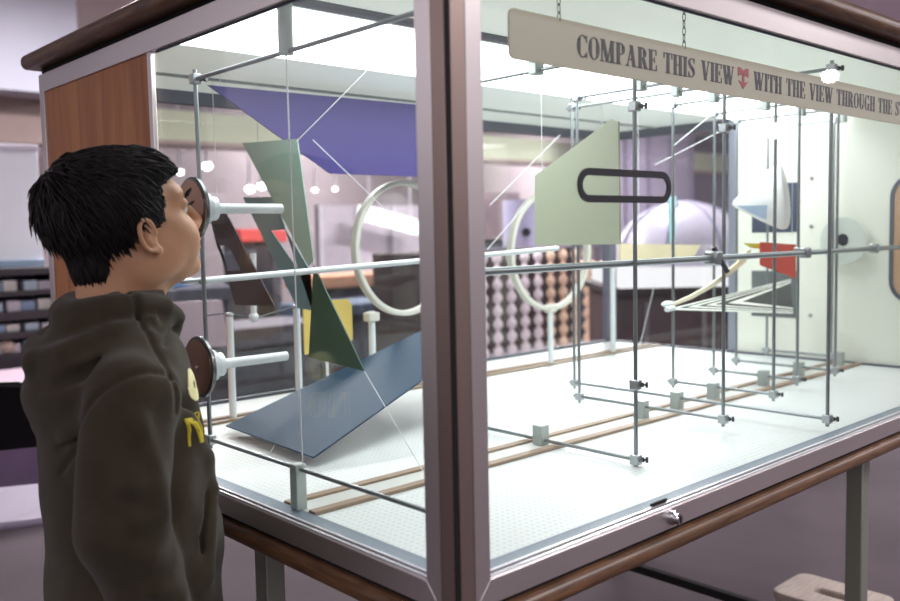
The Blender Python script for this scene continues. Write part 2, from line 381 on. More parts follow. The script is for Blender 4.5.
plate('green_plate', [(.3, .726, 1.166), (.3, .754, .980), (.3, .569, .970)], (1, 0, 0), .003, mat('plate_green', (40, 84, 70), .45),
      'dark green triangular sheet hanging below the sage sheet', thread=[((.301, .726, 1.166), (.301, .726, 1.178)), ((.301, .572, .972), (.301, .40, Z0+.002))])
plate('teal_plate', [(.4, 1.167, 1.320), (.4, 1.022, 1.314), (.4, .886, 1.06), (.4, .946, 1.063)], (1, 0, 0), .003, mat('plate_teal', (112, 146, 152), .45),
      'slanting grey teal strip with a long slot cut through it', hole=[(.4, 1.046, 1.238), (.4, .985, 1.240), (.4, .892, 1.150), (.4, .922, 1.136)],
      thread=[((.401, 1.09, 1.316), (.401, 1.09, 1.583))])
plate('brown_plate', [(.3, 1.155, 1.288), (.3, 1.075, 1.283), (.3, .878, 1.078), (.3, 1.045, 1.071)], (1, 0, 0), .003, mat('plate_umber', (60, 54, 58), .5),
      'dark umber slanting strip with a square hole, behind the upper eyepiece tube', hole=[(.3, 1.118, 1.205), (.3, 1.064, 1.207), (.3, 1.012, 1.150), (.3, 1.075, 1.149)],
      thread=[((.301, 1.11, 1.284), (.301, 1.11, 1.583))])
a1 = np.array((.224, .966, .818)); a2 = np.array((.201, .597, .818))
b1 = PX(425, 330, .966); b2 = P(466, 341, 1, .60)
b2[0] = b1[0]+a2[0]-a1[0]; b2[2] = b1[2]
nn = np.cross(b1-a1, a2-a1); nn /= np.linalg.norm(nn)
if nn[2] < 0: nn = -nn
BB2 = P(468, 336, 1, .62)
t_ = plate('blue_plate', [tuple(a1), tuple(a2), tuple(b1+(0, -.22, 0)), tuple(b1)], tuple(nn), .003, mat('plate_slate', (34, 66, 90), .6, spec=.2),
      'large slate blue sheet leaning from the case floor up to the right', thread=[((.215, .75, .8205), (.2, .75, Z0+.0005))])
YEL = mat('plate_yellow', (226, 200, 110), .5)
yb = [(.537, .925), (.674, .935), (.687, .95), (.687, 1.04), (.675, 1.057), (.55, 1.057), (.537, 1.04)]
yl = thing('yellow_plate', 'soft yellow round-cornered sheet behind the dark green sheet', 'plate', (.62, 1.13, Z0+.006))
MB().prism([(x, 1.13, z) for x, z in yb], (0, .004, 0)).build('sheet', YEL, yl)
MB().cyl((.60, 1.125, Z0+.006), (.60, 1.127, 1.0), .004, n=10).build('stand', WHITEROD, yl)
# pale green plate behind the right pane
plate('pale_green_plate', [(.75, .54, 1.343), (.75, .336, 1.442), (.75, .319, 1.436), (.75, .317, 1.195), (.75, .542, 1.194)], (1, 0, 0), .005, mat('plate_celadon', (176, 184, 160), .5),
      'pale celadon sheet with a slanted top behind the black slot outline', thread=[((.752, .36, 1.43), (.752, .36, 1.583)), ((.752, .52, 1.35), (.752, .52, 1.577))])
# hoops
def hoop(cx, cy, cz, rx, rz, lb, post):
    t = thing('hoop', lb, 'hoop', (cx, cy, Z0+.006), 'white hoops near the rear pane')
    o = []; i = []
    for k in range(64):
        a = 2*math.pi*k/64; o.append((cx+rx*math.cos(a), cy-.012, cz+rz*math.sin(a))); i.append((cx+(rx-.014)*math.cos(a), cy-.012, cz+(rz-.014)*math.sin(a)))
    MB().ringprism(o, i, (0, .024, 0)).build('ring', mat('hoop_cream', (214, 214, 202), .4), t, .003)
    MB().cyl((post, cy, Z0+.006), (post, cy, cz-rz+.02), .009, n=14).build('post', WHITEROD, t)
    MB().box(post-.018, post+.018, cy-.014, cy+.014, cz-rz-.006, cz-rz+.018).build('fitting', mat('hoop_cream', (214, 214, 202)), t, .004)
    return t
h1 = hoop(.838, 1.09, 1.185, .172, .182, 'white hoop seen through the left pane, in front of a bright strip lamp', .72)
h2 = hoop(1.435, 1.09, 1.160, .190, .188, 'white hoop seen through the right pane, in front of the rows of bulbs', 1.43)
# white posts on the rear rail
def post(x, y, z0, z1, lb, r=.0085):
    t = thing('support_post', lb, 'post', (x, y, z0), 'white posts on the rear floor rail')
    MB().cyl((x, y, z0), (x, y, z1), r, n=14).build('shaft', WHITEROD, t)
    MB().ball((x, y, z1), (r*1.15, r*1.15, r*.8), 14, 8).build('cap', STEEL, t)
    return t
post(.312, 1.095, Z0+.006, 1.045, 'thin white post nearest the boy, rising from the rear rail')
post(.494, 1.095, Z0+.006, 1.050, 'thin white post left of the yellow sheet')
post(1.02, 1.095, Z0+.006, 1.20, 'thin white post between the two hoops')
post(1.76, 1.095, Z0+.006, 1.10, 'thin white post near the rear corner, right of the right hoop', .009)
t = thing('hanging_bar', 'short white bar with a ball end hooked on a thin wire', 'bar', (.378, 1.10, 1.03))
MB().cyl((.378, 1.10, 1.04), (.383, 1.10, 1.186), .0075, n=12).build('shaft', WHITEROD, t)
MB().ball((.378, 1.10, 1.035), .012, 14, 10).build('ball_end', WHITEROD, t)
MB().tube([(.254, 1.10, 1.048), (.312, 1.10, 1.050), (.378, 1.10, 1.032), (.494, 1.10, 1.052)], .0018, 6).build('wire', DARKRAIL, t)
# long horizontal tubes
t = thing('sight_tube', 'long thin white tube with a flattened tip, running past the left pane', 'tube', (.5, .7, 1.15))
p0 = PX(203, 280.8, .7); p1 = PX(557.7, 248.4, .7)
MB().cyl(p0, p1, .0062, n=14).build('shaft', WHITEROD, t)
MB().tube([p0+(-.042, 0, -.0005), p0+(-.03, 0, 0), p0+(-.008, 0, 0), p0], [.0022, .0062, .0058, .005], 12).build('tip', STEEL, t)
MB().cyl((.045, .698, 1.148), (.045, .690, 1.148), .0062, n=12).build('tip_clip', STEEL, t)
t = thing('sight_rod', 'long grey steel rod running the length of the right pane', 'rod', (1.15, .21, 1.165))
q0 = PX(470, 267.7, .196); q1 = PX(905, 246.1, .196)
q0 = np.array((.20, .190, 1.166)); q1 = np.array((2.03, .19, 1.160))
MB().cyl(q0, q1, .0062, n=14).build('shaft', ROD, t)
c = box(.872, .900, .176, .204, 1.150, 1.178).build('clamp', STEEL, t, .004)
MB().cyl((.886, .19, 1.185), (.905, .170, 1.135), .005, n=10).build('clamp_screw', KNOB, c)
for x in (1.28, 1.66): MB().box(x-.010, x+.010, .180, .200, 1.150, 1.174).build('collar', STEEL, t, .003)
# white cone, red plate, striped fin, pierced disc, cream blade
t = thing('white_cone', 'white cone with a bulging round base, pointing left in front of the end wall', 'cone', (1.75, .47, 1.21), )
ap = P(732, 204, 0, 1.62); bc = P(782, 197, 0, 1.68)
Lc = np.linalg.norm(bc-ap); prof = [(0, 0), (.012, Lc*.06), (.03, Lc*.25), (.056, Lc*.5), (.080, Lc*.78), (.089, Lc*.90), (.091, Lc*.97), (.089, Lc*1.03), (.076, Lc*1.09), (.048, Lc*1.13), (.02, Lc*1.145), (0, Lc*1.15)]
MB().lathe(ap, bc-ap, prof, 40).build('cone_shell', mat('cone_white', (248, 250, 248), .5), t)
MB().cyl(bc+(0, 0, .08), (bc[0], bc[1], 1.583), .0012, n=6).build('thread', mat('clear_thread', (226, 230, 232)), t)
fa = [tuple(P(a, b, 0, 1.575)) for a, b in ((737, 206), (767, 205), (766, 220), (750, 213))]
MB().prism([tuple(p) for p in fa], (.002, 0, 0)).build('fin', mat('fin_blue', (150, 168, 190), .4), t)
rd = [PX(761, 242, .40), PX(796, 244.5, .40), PX(796, 278.5, .40), PX(761, 265, .40)]
plate('red_plate', [tuple(p) for p in rd], (0, .004, 0), 1, mat('plate_red', (196, 74, 58), .45), 'small red sheet with a slanted lower edge under the white cone',
      thread=[(tuple(rd[1]+(-.02, .002, -.004)), (rd[1][0]-.02, rd[1][1]+.002, 1.583))])
yp = [PX(744, 243, .42), PX(762, 243.5, .42), PX(762, 249, .42), PX(752, 248, .42)]
plate('lime_plate', [tuple(p) for p in yp], (0, .003, 0), 1, mat('plate_lime', (206, 212, 90), .5), 'tiny lime yellow sliver joined to the left edge of the red sheet')
# striped fin: nested V bands
A = np.array((668., 309.)); U0 = np.array((791., 279.)); L0 = np.array((793., 313.))
fin = thing('striped_fin', 'black and white striped arrow-shaped fin pointing left, below the red sheet', 'striped plate', tuple(PX(735, 306, .47)), )
WS = mat('stripe_white', (236, 242, 232), .4); GS = mat('stripe_grey', (62, 72, 68), .6); DS = mat('stripe_dark', (46, 52, 50), .6)
FP0 = PX(668, 309, .47); FN = np.array((0, -.62, .785))
def PN(px, py):
    r = MR.T@np.array([(px-450)/FPX, (py-300.5)/FPX, 1.0]); return CAM+r*((FP0-CAM)@FN/(r@FN))
def vband(f0, f1, m, nm, y):
    # f = inset towards the right-hand opening
    def pts(d):
        tip = A+np.array((d, -.10*d)); u = U0+np.array((0, d*.05)); l = L0+np.array((0, -d*.07))
        return [u+(tip-u)*k/8 for k in range(9)]+[tip+(l-tip)*k/8 for k in range(1, 9)]
    a = pts(f0); b = pts(f1); q = [tuple(PN(*p)) for p in a]; r2 = [tuple(PN(*p)) for p in b]
    mb = MB()
    for k in range(16): mb.prism([q[k], q[k+1], r2[k+1], r2[k]], tuple(-.003*FN))
    mb.build(nm, m, fin)
e = [0, 10, 19, 28, 38, 46, 60, 74]
for k in range(7): vband(e[k], e[k+1], WS if k % 2 == 0 else (GS if k < 4 else DS), 'stripe', .47)
core = [A+np.array((74, -7.4)), U0+(0, 74*.05), L0-np.array((0, 74*.07))]
MB().prism([tuple(PN(*p)) for p in core], tuple(-.003*FN)).build('stripe', DS, fin)
ct = PX(671, 309, .47)
MB().cyl(ct-np.array((.02, 0, 0)), ct+np.array((.012, 0, .002)), .006, n=10).build('tip_clip', WHITEROD, fin)
bl = [PX(x, y, .50) for x, y in ((672, 304), (690, 296), (708, 286), (724, 274), (738, 262), (748, 250), (752, 250), (746, 262), (732, 274), (712, 288), (692, 299), (674, 306))]
bt = thing('cream_blade', 'curved cream blade clipped to a steel rod above the striped fin', 'blade', tuple(bl[0]))
MB().prism([tuple(p) for p in bl], (0, .006, 0)).build('sheet', mat('blade_cream', (232, 230, 200), .5), bt)
cc = PX(668, 304, .50); MB().ball(cc, (.024, .012, .008), 14, 8).build('clip', WHITEROD, bt)
t = thing('pierced_disc', 'white round disc with a dark centre hole in front of the end wall', 'disc', (2.0, .411, 1.107))
MB().lathe((1.985, .411, 1.176), (-1, 0, 0), [(.070, 0), (.070, .003), (.016, .0035), (.016, .0), (.0, .0)], 48).build('disc', mat('disc_white', (214, 222, 214), .3), t)
MB().lathe((1.9815, .411, 1.180), (-1, 0, 0), [(.0165, 0), (.0165, .0015), (0, .0015)], 24).build('centre_hole', mat('hole_dark', (40, 46, 54), .6), t)
MB().cyl((1.985, .411, 1.176), (2.03, .411, 1.176), .006, n=10).build('stem', STEEL, t)
# loose threads between blocks
def strand(a, b, lb):
    o = MB().cyl(a, b, .0011, n=6).build('thread_line', mat('clear_thread', (226, 230, 232)), org=b if b[2] < a[2] else a)
    tag(o, lb, 'thread', 'clear threads stretched inside the case')
p_ = lambda x, y, v: tuple(PX(x, y, v))
strand((.045, .40, 1.495), (.045, .393, .874), 'clear thread hanging straight down to the tall grey floor block')
strand(p_(372, 66, .5), p_(296, 142, .76), 'clear thread slanting across the violet sheet')
strand(p_(313, 140, .9), p_(390, 214, .9), 'clear thread slanting down right in front of the left hoop')
strand(p_(490, 205, .85), p_(560, 135, .85), 'clear thread slanting up behind the celadon sheet')
strand(p_(487, 250, .9), p_(530, 200, .9), 'clear thread slanting up beside the near corner, in the right pane')
strand(p_(672, 147, .55), p_(722, 106, .55), 'upper of two bright threads slanting up beside the black slot outline')
strand(p_(655, 165, .56), p_(723, 130, .56), 'lower of two bright threads slanting up beside the black slot outline')
strand(p_(655, 283, .9), p_(640, 345, .9), 'short clear thread slanting down to the rear floor right of the right hoop')
# ------------------------------------------------------------------ the sign
SY = .022
sign = thing('hanging_sign', 'long grey-green sign reading COMPARE THIS VIEW, hung inside the right pane', 'sign', (.73, SY, 1.437))
def rrect(x0, x1, z0, z1, r, n=5):
    out = []
    for cx, cz, a0 in ((x1-r, z0+r, -90), (x1-r, z1-r, 0), (x0+r, z1-r, 90), (x0+r, z0+r, 180)):
        for k in range(n+1):
            a = math.radians(a0+90*k/n); out.append((cx+r*math.cos(a), cz+r*math.sin(a)))
    return out
MB().prism([(x, SY, z) for x, z in rrect(.128, 1.388, 1.4405, 1.5035, .010)], (0, .003, 0)).build('sign_board', SIGNM, sign, .0006)
GL = {}
def strip(path, wid):              # variable-width stroke: list of quads
    q = []; p = np.array(path, float); L = []; Rr = []
    for i in range(len(p)):
        d = p[min(i+1, len(p)-1)]-p[max(i-1, 0)]; d /= np.linalg.norm(d); n_ = np.array((-d[1], d[0]))
        L.append(p[i]+n_*wid[i]/2); Rr.append(p[i]-n_*wid[i]/2)
    for i in range(len(p)-1): q.append([L[i], Rr[i], Rr[i+1], L[i+1]])
    return q
def rc(x0, y0, x1, y1): return [(x0, y0), (x1, y0), (x1, y1), (x0, y1)]
TK, TN, SF = .17, .045, .045
def serif(x, y, w): return rc(x-w/2, y if y == 0 else y-SF, x+w/2, y+SF if y == 0 else y)
def ell(cx, cy, rx, ry, a0, a1, tmin, tmax, n=22):
    q = []; pr = None
    for k in range(n+1):
        a = math.radians(a0+(a1-a0)*k/n); t = tmin+(tmax-tmin)*abs(math.cos(a))**1.6
        o = (cx+rx*math.cos(a), cy+ry*math.sin(a)); i = (cx+(rx-t)*math.cos(a), cy+(ry-min(t, tmin*1.4))*math.sin(a))
        if pr: q.append([pr[0], o, i, pr[1]])
        pr = (o, i)
    return q
def diag(xa, ya, xb, yb, w): return [(xa-w/2, ya), (xa+w/2, ya), (xb+w/2, yb), (xb-w/2, yb)]
def glyph(c):
    T, N = TK, TN
    if c == 'I': return .26, [rc(.05, 0, .05+T, 1), serif(.135, 0, .26), serif(.135, 1, .26)]
    if c == 'H': return .62, [rc(.06, 0, .06+T, 1), rc(.40, 0, .40+T, 1), rc(.2, .48, .42, .53)]+[serif(x, y, .26) for x in (.145, .485) for y in (0, 1)]
    if c == 'T': return .54, [rc(.185, 0, .185+T, 1), serif(.27, 0, .28), rc(0, 1-N, .54, 1), diag(.02, .72, .02, 1, .04), diag(.52, .72, .52, 1, .04)]
    if c == 'E': return .52, [rc(.05, 0, .05+T, 1), rc(0, 0, .5, N), rc(0, 1-N, .48, 1), rc(.2, .49, .36, .53), rc(.34, .38, .38, .64), rc(.46, 0, .5, .28), rc(.44, .74, .48, 1)]
    if c == 'P': return .52, [rc(.05, 0, .05+T, 1), serif(.135, 0, .28), rc(0, 1-N, .25, 1), rc(.2, .44, .26, .44+N)]+ell(.25, .72, .26, .28, -90, 90, N, T)
    if c == 'R': return .60, [rc(.05, 0, .05+T, 1), serif(.135, 0, .28), rc(0, 1-N, .25, 1), rc(.2, .46, .26, .46+N), diag(.48, 0, .34, .48, T), rc(.42, 0, .60, SF)]+ell(.25, .735, .25, .265, -90, 90, N, T)
    if c == 'C': return .54, ell(.28, .5, .28, .51, 48, 312, N, T)+[rc(.465, .68, .505, 1), rc(.465, .0, .505, .26)]
    if c == 'G': return .60, ell(.28, .5, .28, .51, 48, 320, N, T)+[rc(.465, .68, .505, 1), rc(.39, .02, .39+T*.9, .42), rc(.33, .40, .60, .445)]
    if c == 'O': return .58, ell(.29, .5, .29, .51, 0, 360, N, T, 32)
    if c == 'M': return .80, [rc(.06, 0, .06+N, 1), diag(.38, 0, .14, 1, T), diag(.38, 0, .60, 1, N), rc(.56, 0, .56+T, 1), serif(.08, 0, .2), serif(.645, 0, .28), rc(0, 1-SF, .2, 1), rc(.56, 1-SF, .78, 1)]
    if c == 'A': return .64, [diag(.08, 0, .31, 1, N), diag(.47, 0, .31, 1, T), rc(.14, .30, .42, .345), serif(.08, 0, .2), serif(.49, 0, .28)]
    if c == 'V': return .62, [diag(.31, 0, .14, 1, T), diag(.33, 0, .53, 1, N), serif(.14, 1, .28), serif(.53, 1, .2)]
    if c == 'W': return .88, [diag(.28, 0, .13, 1, T), diag(.30, 0, .44, 1, N), diag(.58, 0, .43, 1, T), diag(.60, 0, .78, 1, N), serif(.13, 1, .26), serif(.43, 1, .24), serif(.78, 1, .18)]
    if c == 'U': return .60, [rc(.06, .28, .06+T, 1), rc(.46, .28, .46+N, 1), serif(.145, 1, .28), serif(.48, 1, .2)]+ell(.2825, .28, .2225, .29, 180, 360, N, T*.95)
    if c == 'S':
        pa = [(.44, .80), (.40, .90), (.32, .965), (.23, .965), (.14, .92), (.10, .80), (.12, .68), (.20, .58), (.30, .48), (.38, .38), (.42, .26), (.38, .12), (.30, .04), (.20, .035), (.11, .10), (.06, .22)]
        wd = [.05, .05, .05, .05, .08, .12, .15, .17, .17, .16, .13, .08, .05, .05, .05, .05]
        return .50, strip(pa, wd)+[rc(.42, .72, .455, 1), rc(.045, 0, .08, .28)]
    if c == 'N': return .66, [rc(.06, 0, .11, 1), diag(.52, 0, .14, 1, T), rc(.50, 0, .55, 1)]
    return .32, []
def layout(txt, gap=.055):
    x = 0; out = []
    for c in txt:
        w, q = glyph(c); out += [[(px+x, py) for px, py in poly] for poly in q]; x += w+gap
    return out, x-gap
def write(mb, txt, x0, x1, z0, h, y, th):
    q, W = layout(txt); s = (x1-x0)/W
    for poly in q: mb.prism([(x0+px*s, y, z0+py*h) for px, py in poly], (0, th, 0))
mb = MB(); xa, xb = PX(577, 44, SY)[0], PX(734, 78, SY)[0]
write(mb, 'COMPARE THIS VIEW', xa, xb, 1.4580, .0300, SY-.0009, .001)
mb.build('lettering', INK, sign)['label'] = 'dark serif words COMPARE THIS VIEW'
mb = MB(); xa, xb = PX(753.5, 84, SY)[0], PX(903, 108, SY)[0]
write(mb, 'WITH THE VIEW THROUGH THE ST', xa, xb, 1.4580, .0300, SY-.0009, .001)
mb.build('lettering', INK, sign)['label'] = 'dark serif words WITH THE VIEW THROUGH THE'
mb = MB(); xm = PX(743, 76, SY)[0]
def ap_(p): mb.prism([(xm+a*.001, SY-.0009, 1.456+b*.001) for a, b in p], (0, .001, 0))
ap_([(-17, 33), (-17, 24), (-3, 22), (3, 22), (17, 24), (17, 33), (10, 34), (0, 29), (-10, 34)]); ap_([(-17, 24), (-17, 19), (-4, 23)]); ap_([(17, 24), (4, 23), (17, 19)])
ap_([(-3.5, 10), (3.5, 10), (3.5, 23), (-3.5, 23)]); ap_([(-15, 12), (0, -1), (15, 12), (4, 10), (-4, 10)])
mb.build('arrow_symbol', RED, sign)['label'] = 'red arrow pointing down'
for x in (.225, .52):
    k = MB()
    for i in range(8):
        z = 1.500+i*.0105; pts = []
        for j in range(12):
            a = 2*math.pi*j/12; u = .0025*math.cos(a); pts.append((x+(u if i % 2 else 0), SY+.0015+(0 if i % 2 else u), z+.0055+.0065*math.sin(a)))
        k.tube(pts, .0007, 5, True)
    k.build('hanger_chain', KNOB, sign)
t = thing('beige_plate', 'beige horizontal plank behind the long steel rod, in front of the white dome', 'plate', tuple(PX(655, 252, .85)))
MB().prism([tuple(PX(x, y, .85)) for x, y in ((621, 243.5), (701, 245), (694, 257), (621, 261))], (0, .01, 0)).build('sheet', mat('plank_beige', (226, 214, 178), .5), t)
MB().cyl(PX(640, 252, .85)+(0, .005, 0), (PX(640, 252, .85)[0], .855, 1.583), .001, n=6).build('thread', MATS['clear_thread'], t)
t = thing('cyan_strip', 'narrow pale cyan upright strip below the right end of the black slot outline', 'plate', tuple(PX(673, 240, .80)))
MB().prism([tuple(PX(x, y, .80)) for x, y in ((669.5, 196), (676.5, 196), (675.5, 243), (671, 243))], (0, .006, 0)).build('sheet', mat('strip_cyan', (164, 208, 214), .4), t)
MB().cyl(PX(673, 198, .80)+(0, .003, 0), (PX(673, 198, .80)[0], .803, 1.583), .001, n=6).build('thread', MATS['clear_thread'], t)

# ================================================================== IMPLICIT SURFACES (for the boy)
class Field:
    def __init__(s, lo, hi, h):
        s.lo = np.array(lo, float); s.h = h; s.n = np.ceil((np.array(hi)-s.lo)/h).astype(int)+1
        s.F = np.full(s.n, .05, np.float32)
    def sub(s, lo, hi, m=.05):
        a = np.clip(np.floor((np.array(lo)-m-s.lo)/s.h).astype(int), 0, s.n-1); b = np.clip(np.ceil((np.array(hi)+m-s.lo)/s.h).astype(int)+1, 1, s.n)
        ax = [(s.lo[i]+s.h*np.arange(a[i], b[i])).astype(np.float32) for i in range(3)]
        return tuple(slice(a[i], b[i]) for i in range(3)), np.stack(np.meshgrid(*ax, indexing='ij'), -1)
    def op(s, fn, lo, hi, k=.01, mode='u'):
        sl, Pp = s.sub(lo, hi)
        if Pp.size == 0: return
        d = fn(Pp).astype(np.float32); f = s.F[sl]
        if mode == 'u':
            hh = np.clip(.5+.5*(f-d)/k, 0, 1); s.F[sl] = f*(1-hh)+d*hh-k*hh*(1-hh)
        elif mode == 's':
            hh = np.clip(.5-.5*(f+d)/k, 0, 1); s.F[sl] = f*(1-hh)-d*hh+k*hh*(1-hh)
        else: s.F[sl] = f+d
    def cap(s, a, b, ra, rb=None, k=.01, mode='u'):
        rb = ra if rb is None else rb; a = np.array(a, float); b = np.array(b, float); R_ = max(ra, rb)
        def fn(p):
            ba = b-a; t = np.clip(((p-a)@ba)/max(1e-9, ba@ba), 0, 1)
            return np.linalg.norm(p-a-t[..., None]*ba, axis=-1)-(ra+(rb-ra)*t)
        s.op(fn, np.minimum(a, b)-R_, np.maximum(a, b)+R_, k, mode)
    def chain(s, pts, rs, k=.01, mode='u', kk=.004):
        pts = np.array(pts, float); R_ = max(rs)
        def fn(p):
            o = None
            for i in range(len(pts)-1):
                ba = pts[i+1]-pts[i]; t = np.clip(((p-pts[i])@ba)/max(1e-9, ba@ba), 0, 1)
                d = np.linalg.norm(p-pts[i]-t[..., None]*ba, axis=-1)-(rs[i]+(rs[i+1]-rs[i])*t)
                o = d if o is None else np.minimum(o, d)
            return o
        s.op(fn, pts.min(0)-R_, pts.max(0)+R_, k, mode)
    def ell(s, c, r, k=.01, mode='u', T=None):
        c = np.array(c, float); r = np.array(r, float); R_ = r.max()
        def fn(p):
            q = p-c
            if T is not None: q = q@T          # rows: world offset to local axes
            k0 = np.linalg.norm(q/r, axis=-1); k1 = np.linalg.norm(q/(r*r), axis=-1)
            return k0*(k0-1)/np.maximum(k1, 1e-9)
        s.op(fn, c-R_, c+R_, k, mode)
    def mesh(s, name, m, parent, smooth=1, org=None, decim=None):
        F = s.F; n = np.array(F.shape); I = F < 0
        c = np.zeros(n-1, np.int8)
        offs = [(i, j, k) for i in (0, 1) for j in (0, 1) for k in (0, 1)]
        for o in offs: c += I[o[0]:n[0]-1+o[0], o[1]:n[1]-1+o[1], o[2]:n[2]-1+o[2]]
        act = np.argwhere((c > 0) & (c < 8)); idx = -np.ones(n-1, np.int64); idx[tuple(act.T)] = np.arange(len(act))
        val = np.stack([F[tuple((act+o).T)] for o in offs], -1); acc = np.zeros((len(act), 3)); cnt = np.zeros(len(act))
        for i in range(8):
            for j in range(i+1, 8):
                d = np.array(offs[j])-np.array(offs[i])
                if abs(d).sum() != 1: continue
                x = (val[:, i] < 0) != (val[:, j] < 0); t = np.where(x, val[:, i]/np.where(x, val[:, i]-val[:, j], 1), 0)
                acc += np.where(x[:, None], np.array(offs[i])+t[:, None]*d, 0); cnt += x
        V = s.lo+s.h*(act+acc/cnt[:, None]); quads = []
        for ax in range(3):
            u, w = (ax+1) % 3, (ax+2) % 3
            A = np.moveaxis(I, ax, 0); ch = np.argwhere(A[:-1] != A[1:])
            if not len(ch): continue
            full = np.zeros((len(ch), 3), int); full[:, ax] = ch[:, 0]
            oth = [k for k in range(3) if k != ax]; full[:, oth[0]] = ch[:, 1]; full[:, oth[1]] = ch[:, 2]
            ok = (full[:, u] > 0) & (full[:, w] > 0) & (full[:, u] < n[u]-1) & (full[:, w] < n[w]-1); full = full[ok]
            eu = np.zeros(3, int); eu[u] = 1; ew = np.zeros(3, int); ew[w] = 1
            q = np.stack([idx[tuple((full-d).T)] for d in (eu+ew, ew, np.zeros(3, int), eu)], -1)
            ins = I[tuple(full.T)]; q[~ins] = q[~ins][:, ::-1]; quads.append(q)
        Q = np.concatenate(quads); Q = Q[(Q >= 0).all(1)]
        for _ in range(smooth):            # light Laplacian relax
            S = np.zeros_like(V); N = np.zeros(len(V))
            for a, b in ((0, 1), (1, 2), (2, 3), (3, 0)):
                np.add.at(S, Q[:, a], V[Q[:, b]]); np.add.at(N, Q[:, a], 1); np.add.at(S, Q[:, b], V[Q[:, a]]); np.add.at(N, Q[:, b], 1)
            V = .5*V+.5*S/np.maximum(N, 1)[:, None]
        o = ORG[parent.name] if parent is not None else np.array(org, float)
        me = bpy.data.meshes.new(name); me.from_pydata((V-o).tolist(), [], Q.tolist())
        me.polygons.foreach_set('use_smooth', [True]*len(me.polygons)); me.materials.append(m)
        ob = bpy.data.objects.new(name, me); COL.objects.link(ob)
        if parent is not None: ob.parent = parent
        else: ob.location = o
        ORG[ob.name] = o; return ob, V, Q

# ================================================================== THE BOY
SKIN = mat('skin', (196, 146, 112), .5, 0, .05, 20, .08, 300)
SKIN.node_tree.nodes['Principled BSDF'].inputs['Subsurface Weight'].default_value = .12
SKIN.node_tree.nodes['Principled BSDF'].inputs['Subsurface Radius'].default_value = (.010, .004, .002)
SKIN.node_tree.nodes['Principled BSDF'].inputs['Subsurface Scale'].default_value = .5
BY = .56; HO = np.array((-.139, BY, 1.25)); TL = math.radians(16)
XL = np.array((math.cos(TL), 0, math.sin(TL))); YL = np.array((0, 1., 0)); ZL = np.array((-math.sin(TL), 0, math.cos(TL)))
HB = np.stack([XL, YL, ZL], 1)                     # columns: head axes in the world
def H(x, y, z): return HO+HB@np.array((x, y, z))
boy = Field((-.42, .22, .0), (.06, .90, 1.42), .003)
def he(c, r, k=.012, mode='u', rot=0):
    T = HB
    if rot: a = math.radians(rot); T = HB@np.array([[math.cos(a), 0, -math.sin(a)], [0, 1, 0], [math.sin(a), 0, math.cos(a)]])
    boy.ell(H(*c), r, k, mode, T)
he((-.014, 0, .022), (.088, .071, .080)); he((.030, 0, -.035), (.060, .056, .072), .02)
he((.040, 0, -.078), (.040, .042, .028), .02); he((.072, 0, -.092), (.016, .017, .014), .016)
for s in (-1, 1):
    he((.050, s*.034, -.040), (.034, .027, .034), .02); he((.0, s*.052, -.058), (.038, .016, .034), .02)
he((.062, 0, .024), (.026, .052, .026), .02)
for s in (-1, 1): he((.092, s*.031, .004), (.015, .018, .011), .012, 's')
boy.cap(H(.087, 0, .012), H(.106, 0, -.024), .0065, .0095, .010); he((.103, 0, -.030), (.010, .011, .008), .006)
for s in (-1, 1): he((.094, s*.011, -.034), (.010, .007, .007), .006)
he((.090, 0, -.055), (.011, .021, .0055), .005); he((.087, 0, -.066), (.011, .018, .0065), .006); he((.101, 0, -.0605), (.010, .022, .0018), .004, 's')
for s in (-1, 1):                                   # ears: shell, rim, bowl, lobe
    c = np.array((-.008, s*.073, -.022)); pts = []
    for a in np.radians(np.arange(-100, 200, 20)):
        pts.append(H(c[0]-.003-.0135*math.cos(a), c[1]+s*(.007+.004*math.cos(a)), c[2]+.005+.0235*math.sin(a)))
    he((-.008, s*.074, -.020), (.0115, .006, .022), .006)
    boy.chain(pts, [.0038]*len(pts), .003); boy.ell(H(-.001, s*.074, -.043), (.007, .006, .008), .005)
    boy.ell(H(-.003, s*.083, -.019), (.0068, .007, .011), .004, 's')
boy.cap(H(-.045, 0, -.05), (-.168, BY, 1.05), .050, .056, .03); boy.cap(H(-.012, 0, -.075), (-.135, BY, 1.07), .034, .04, .03)
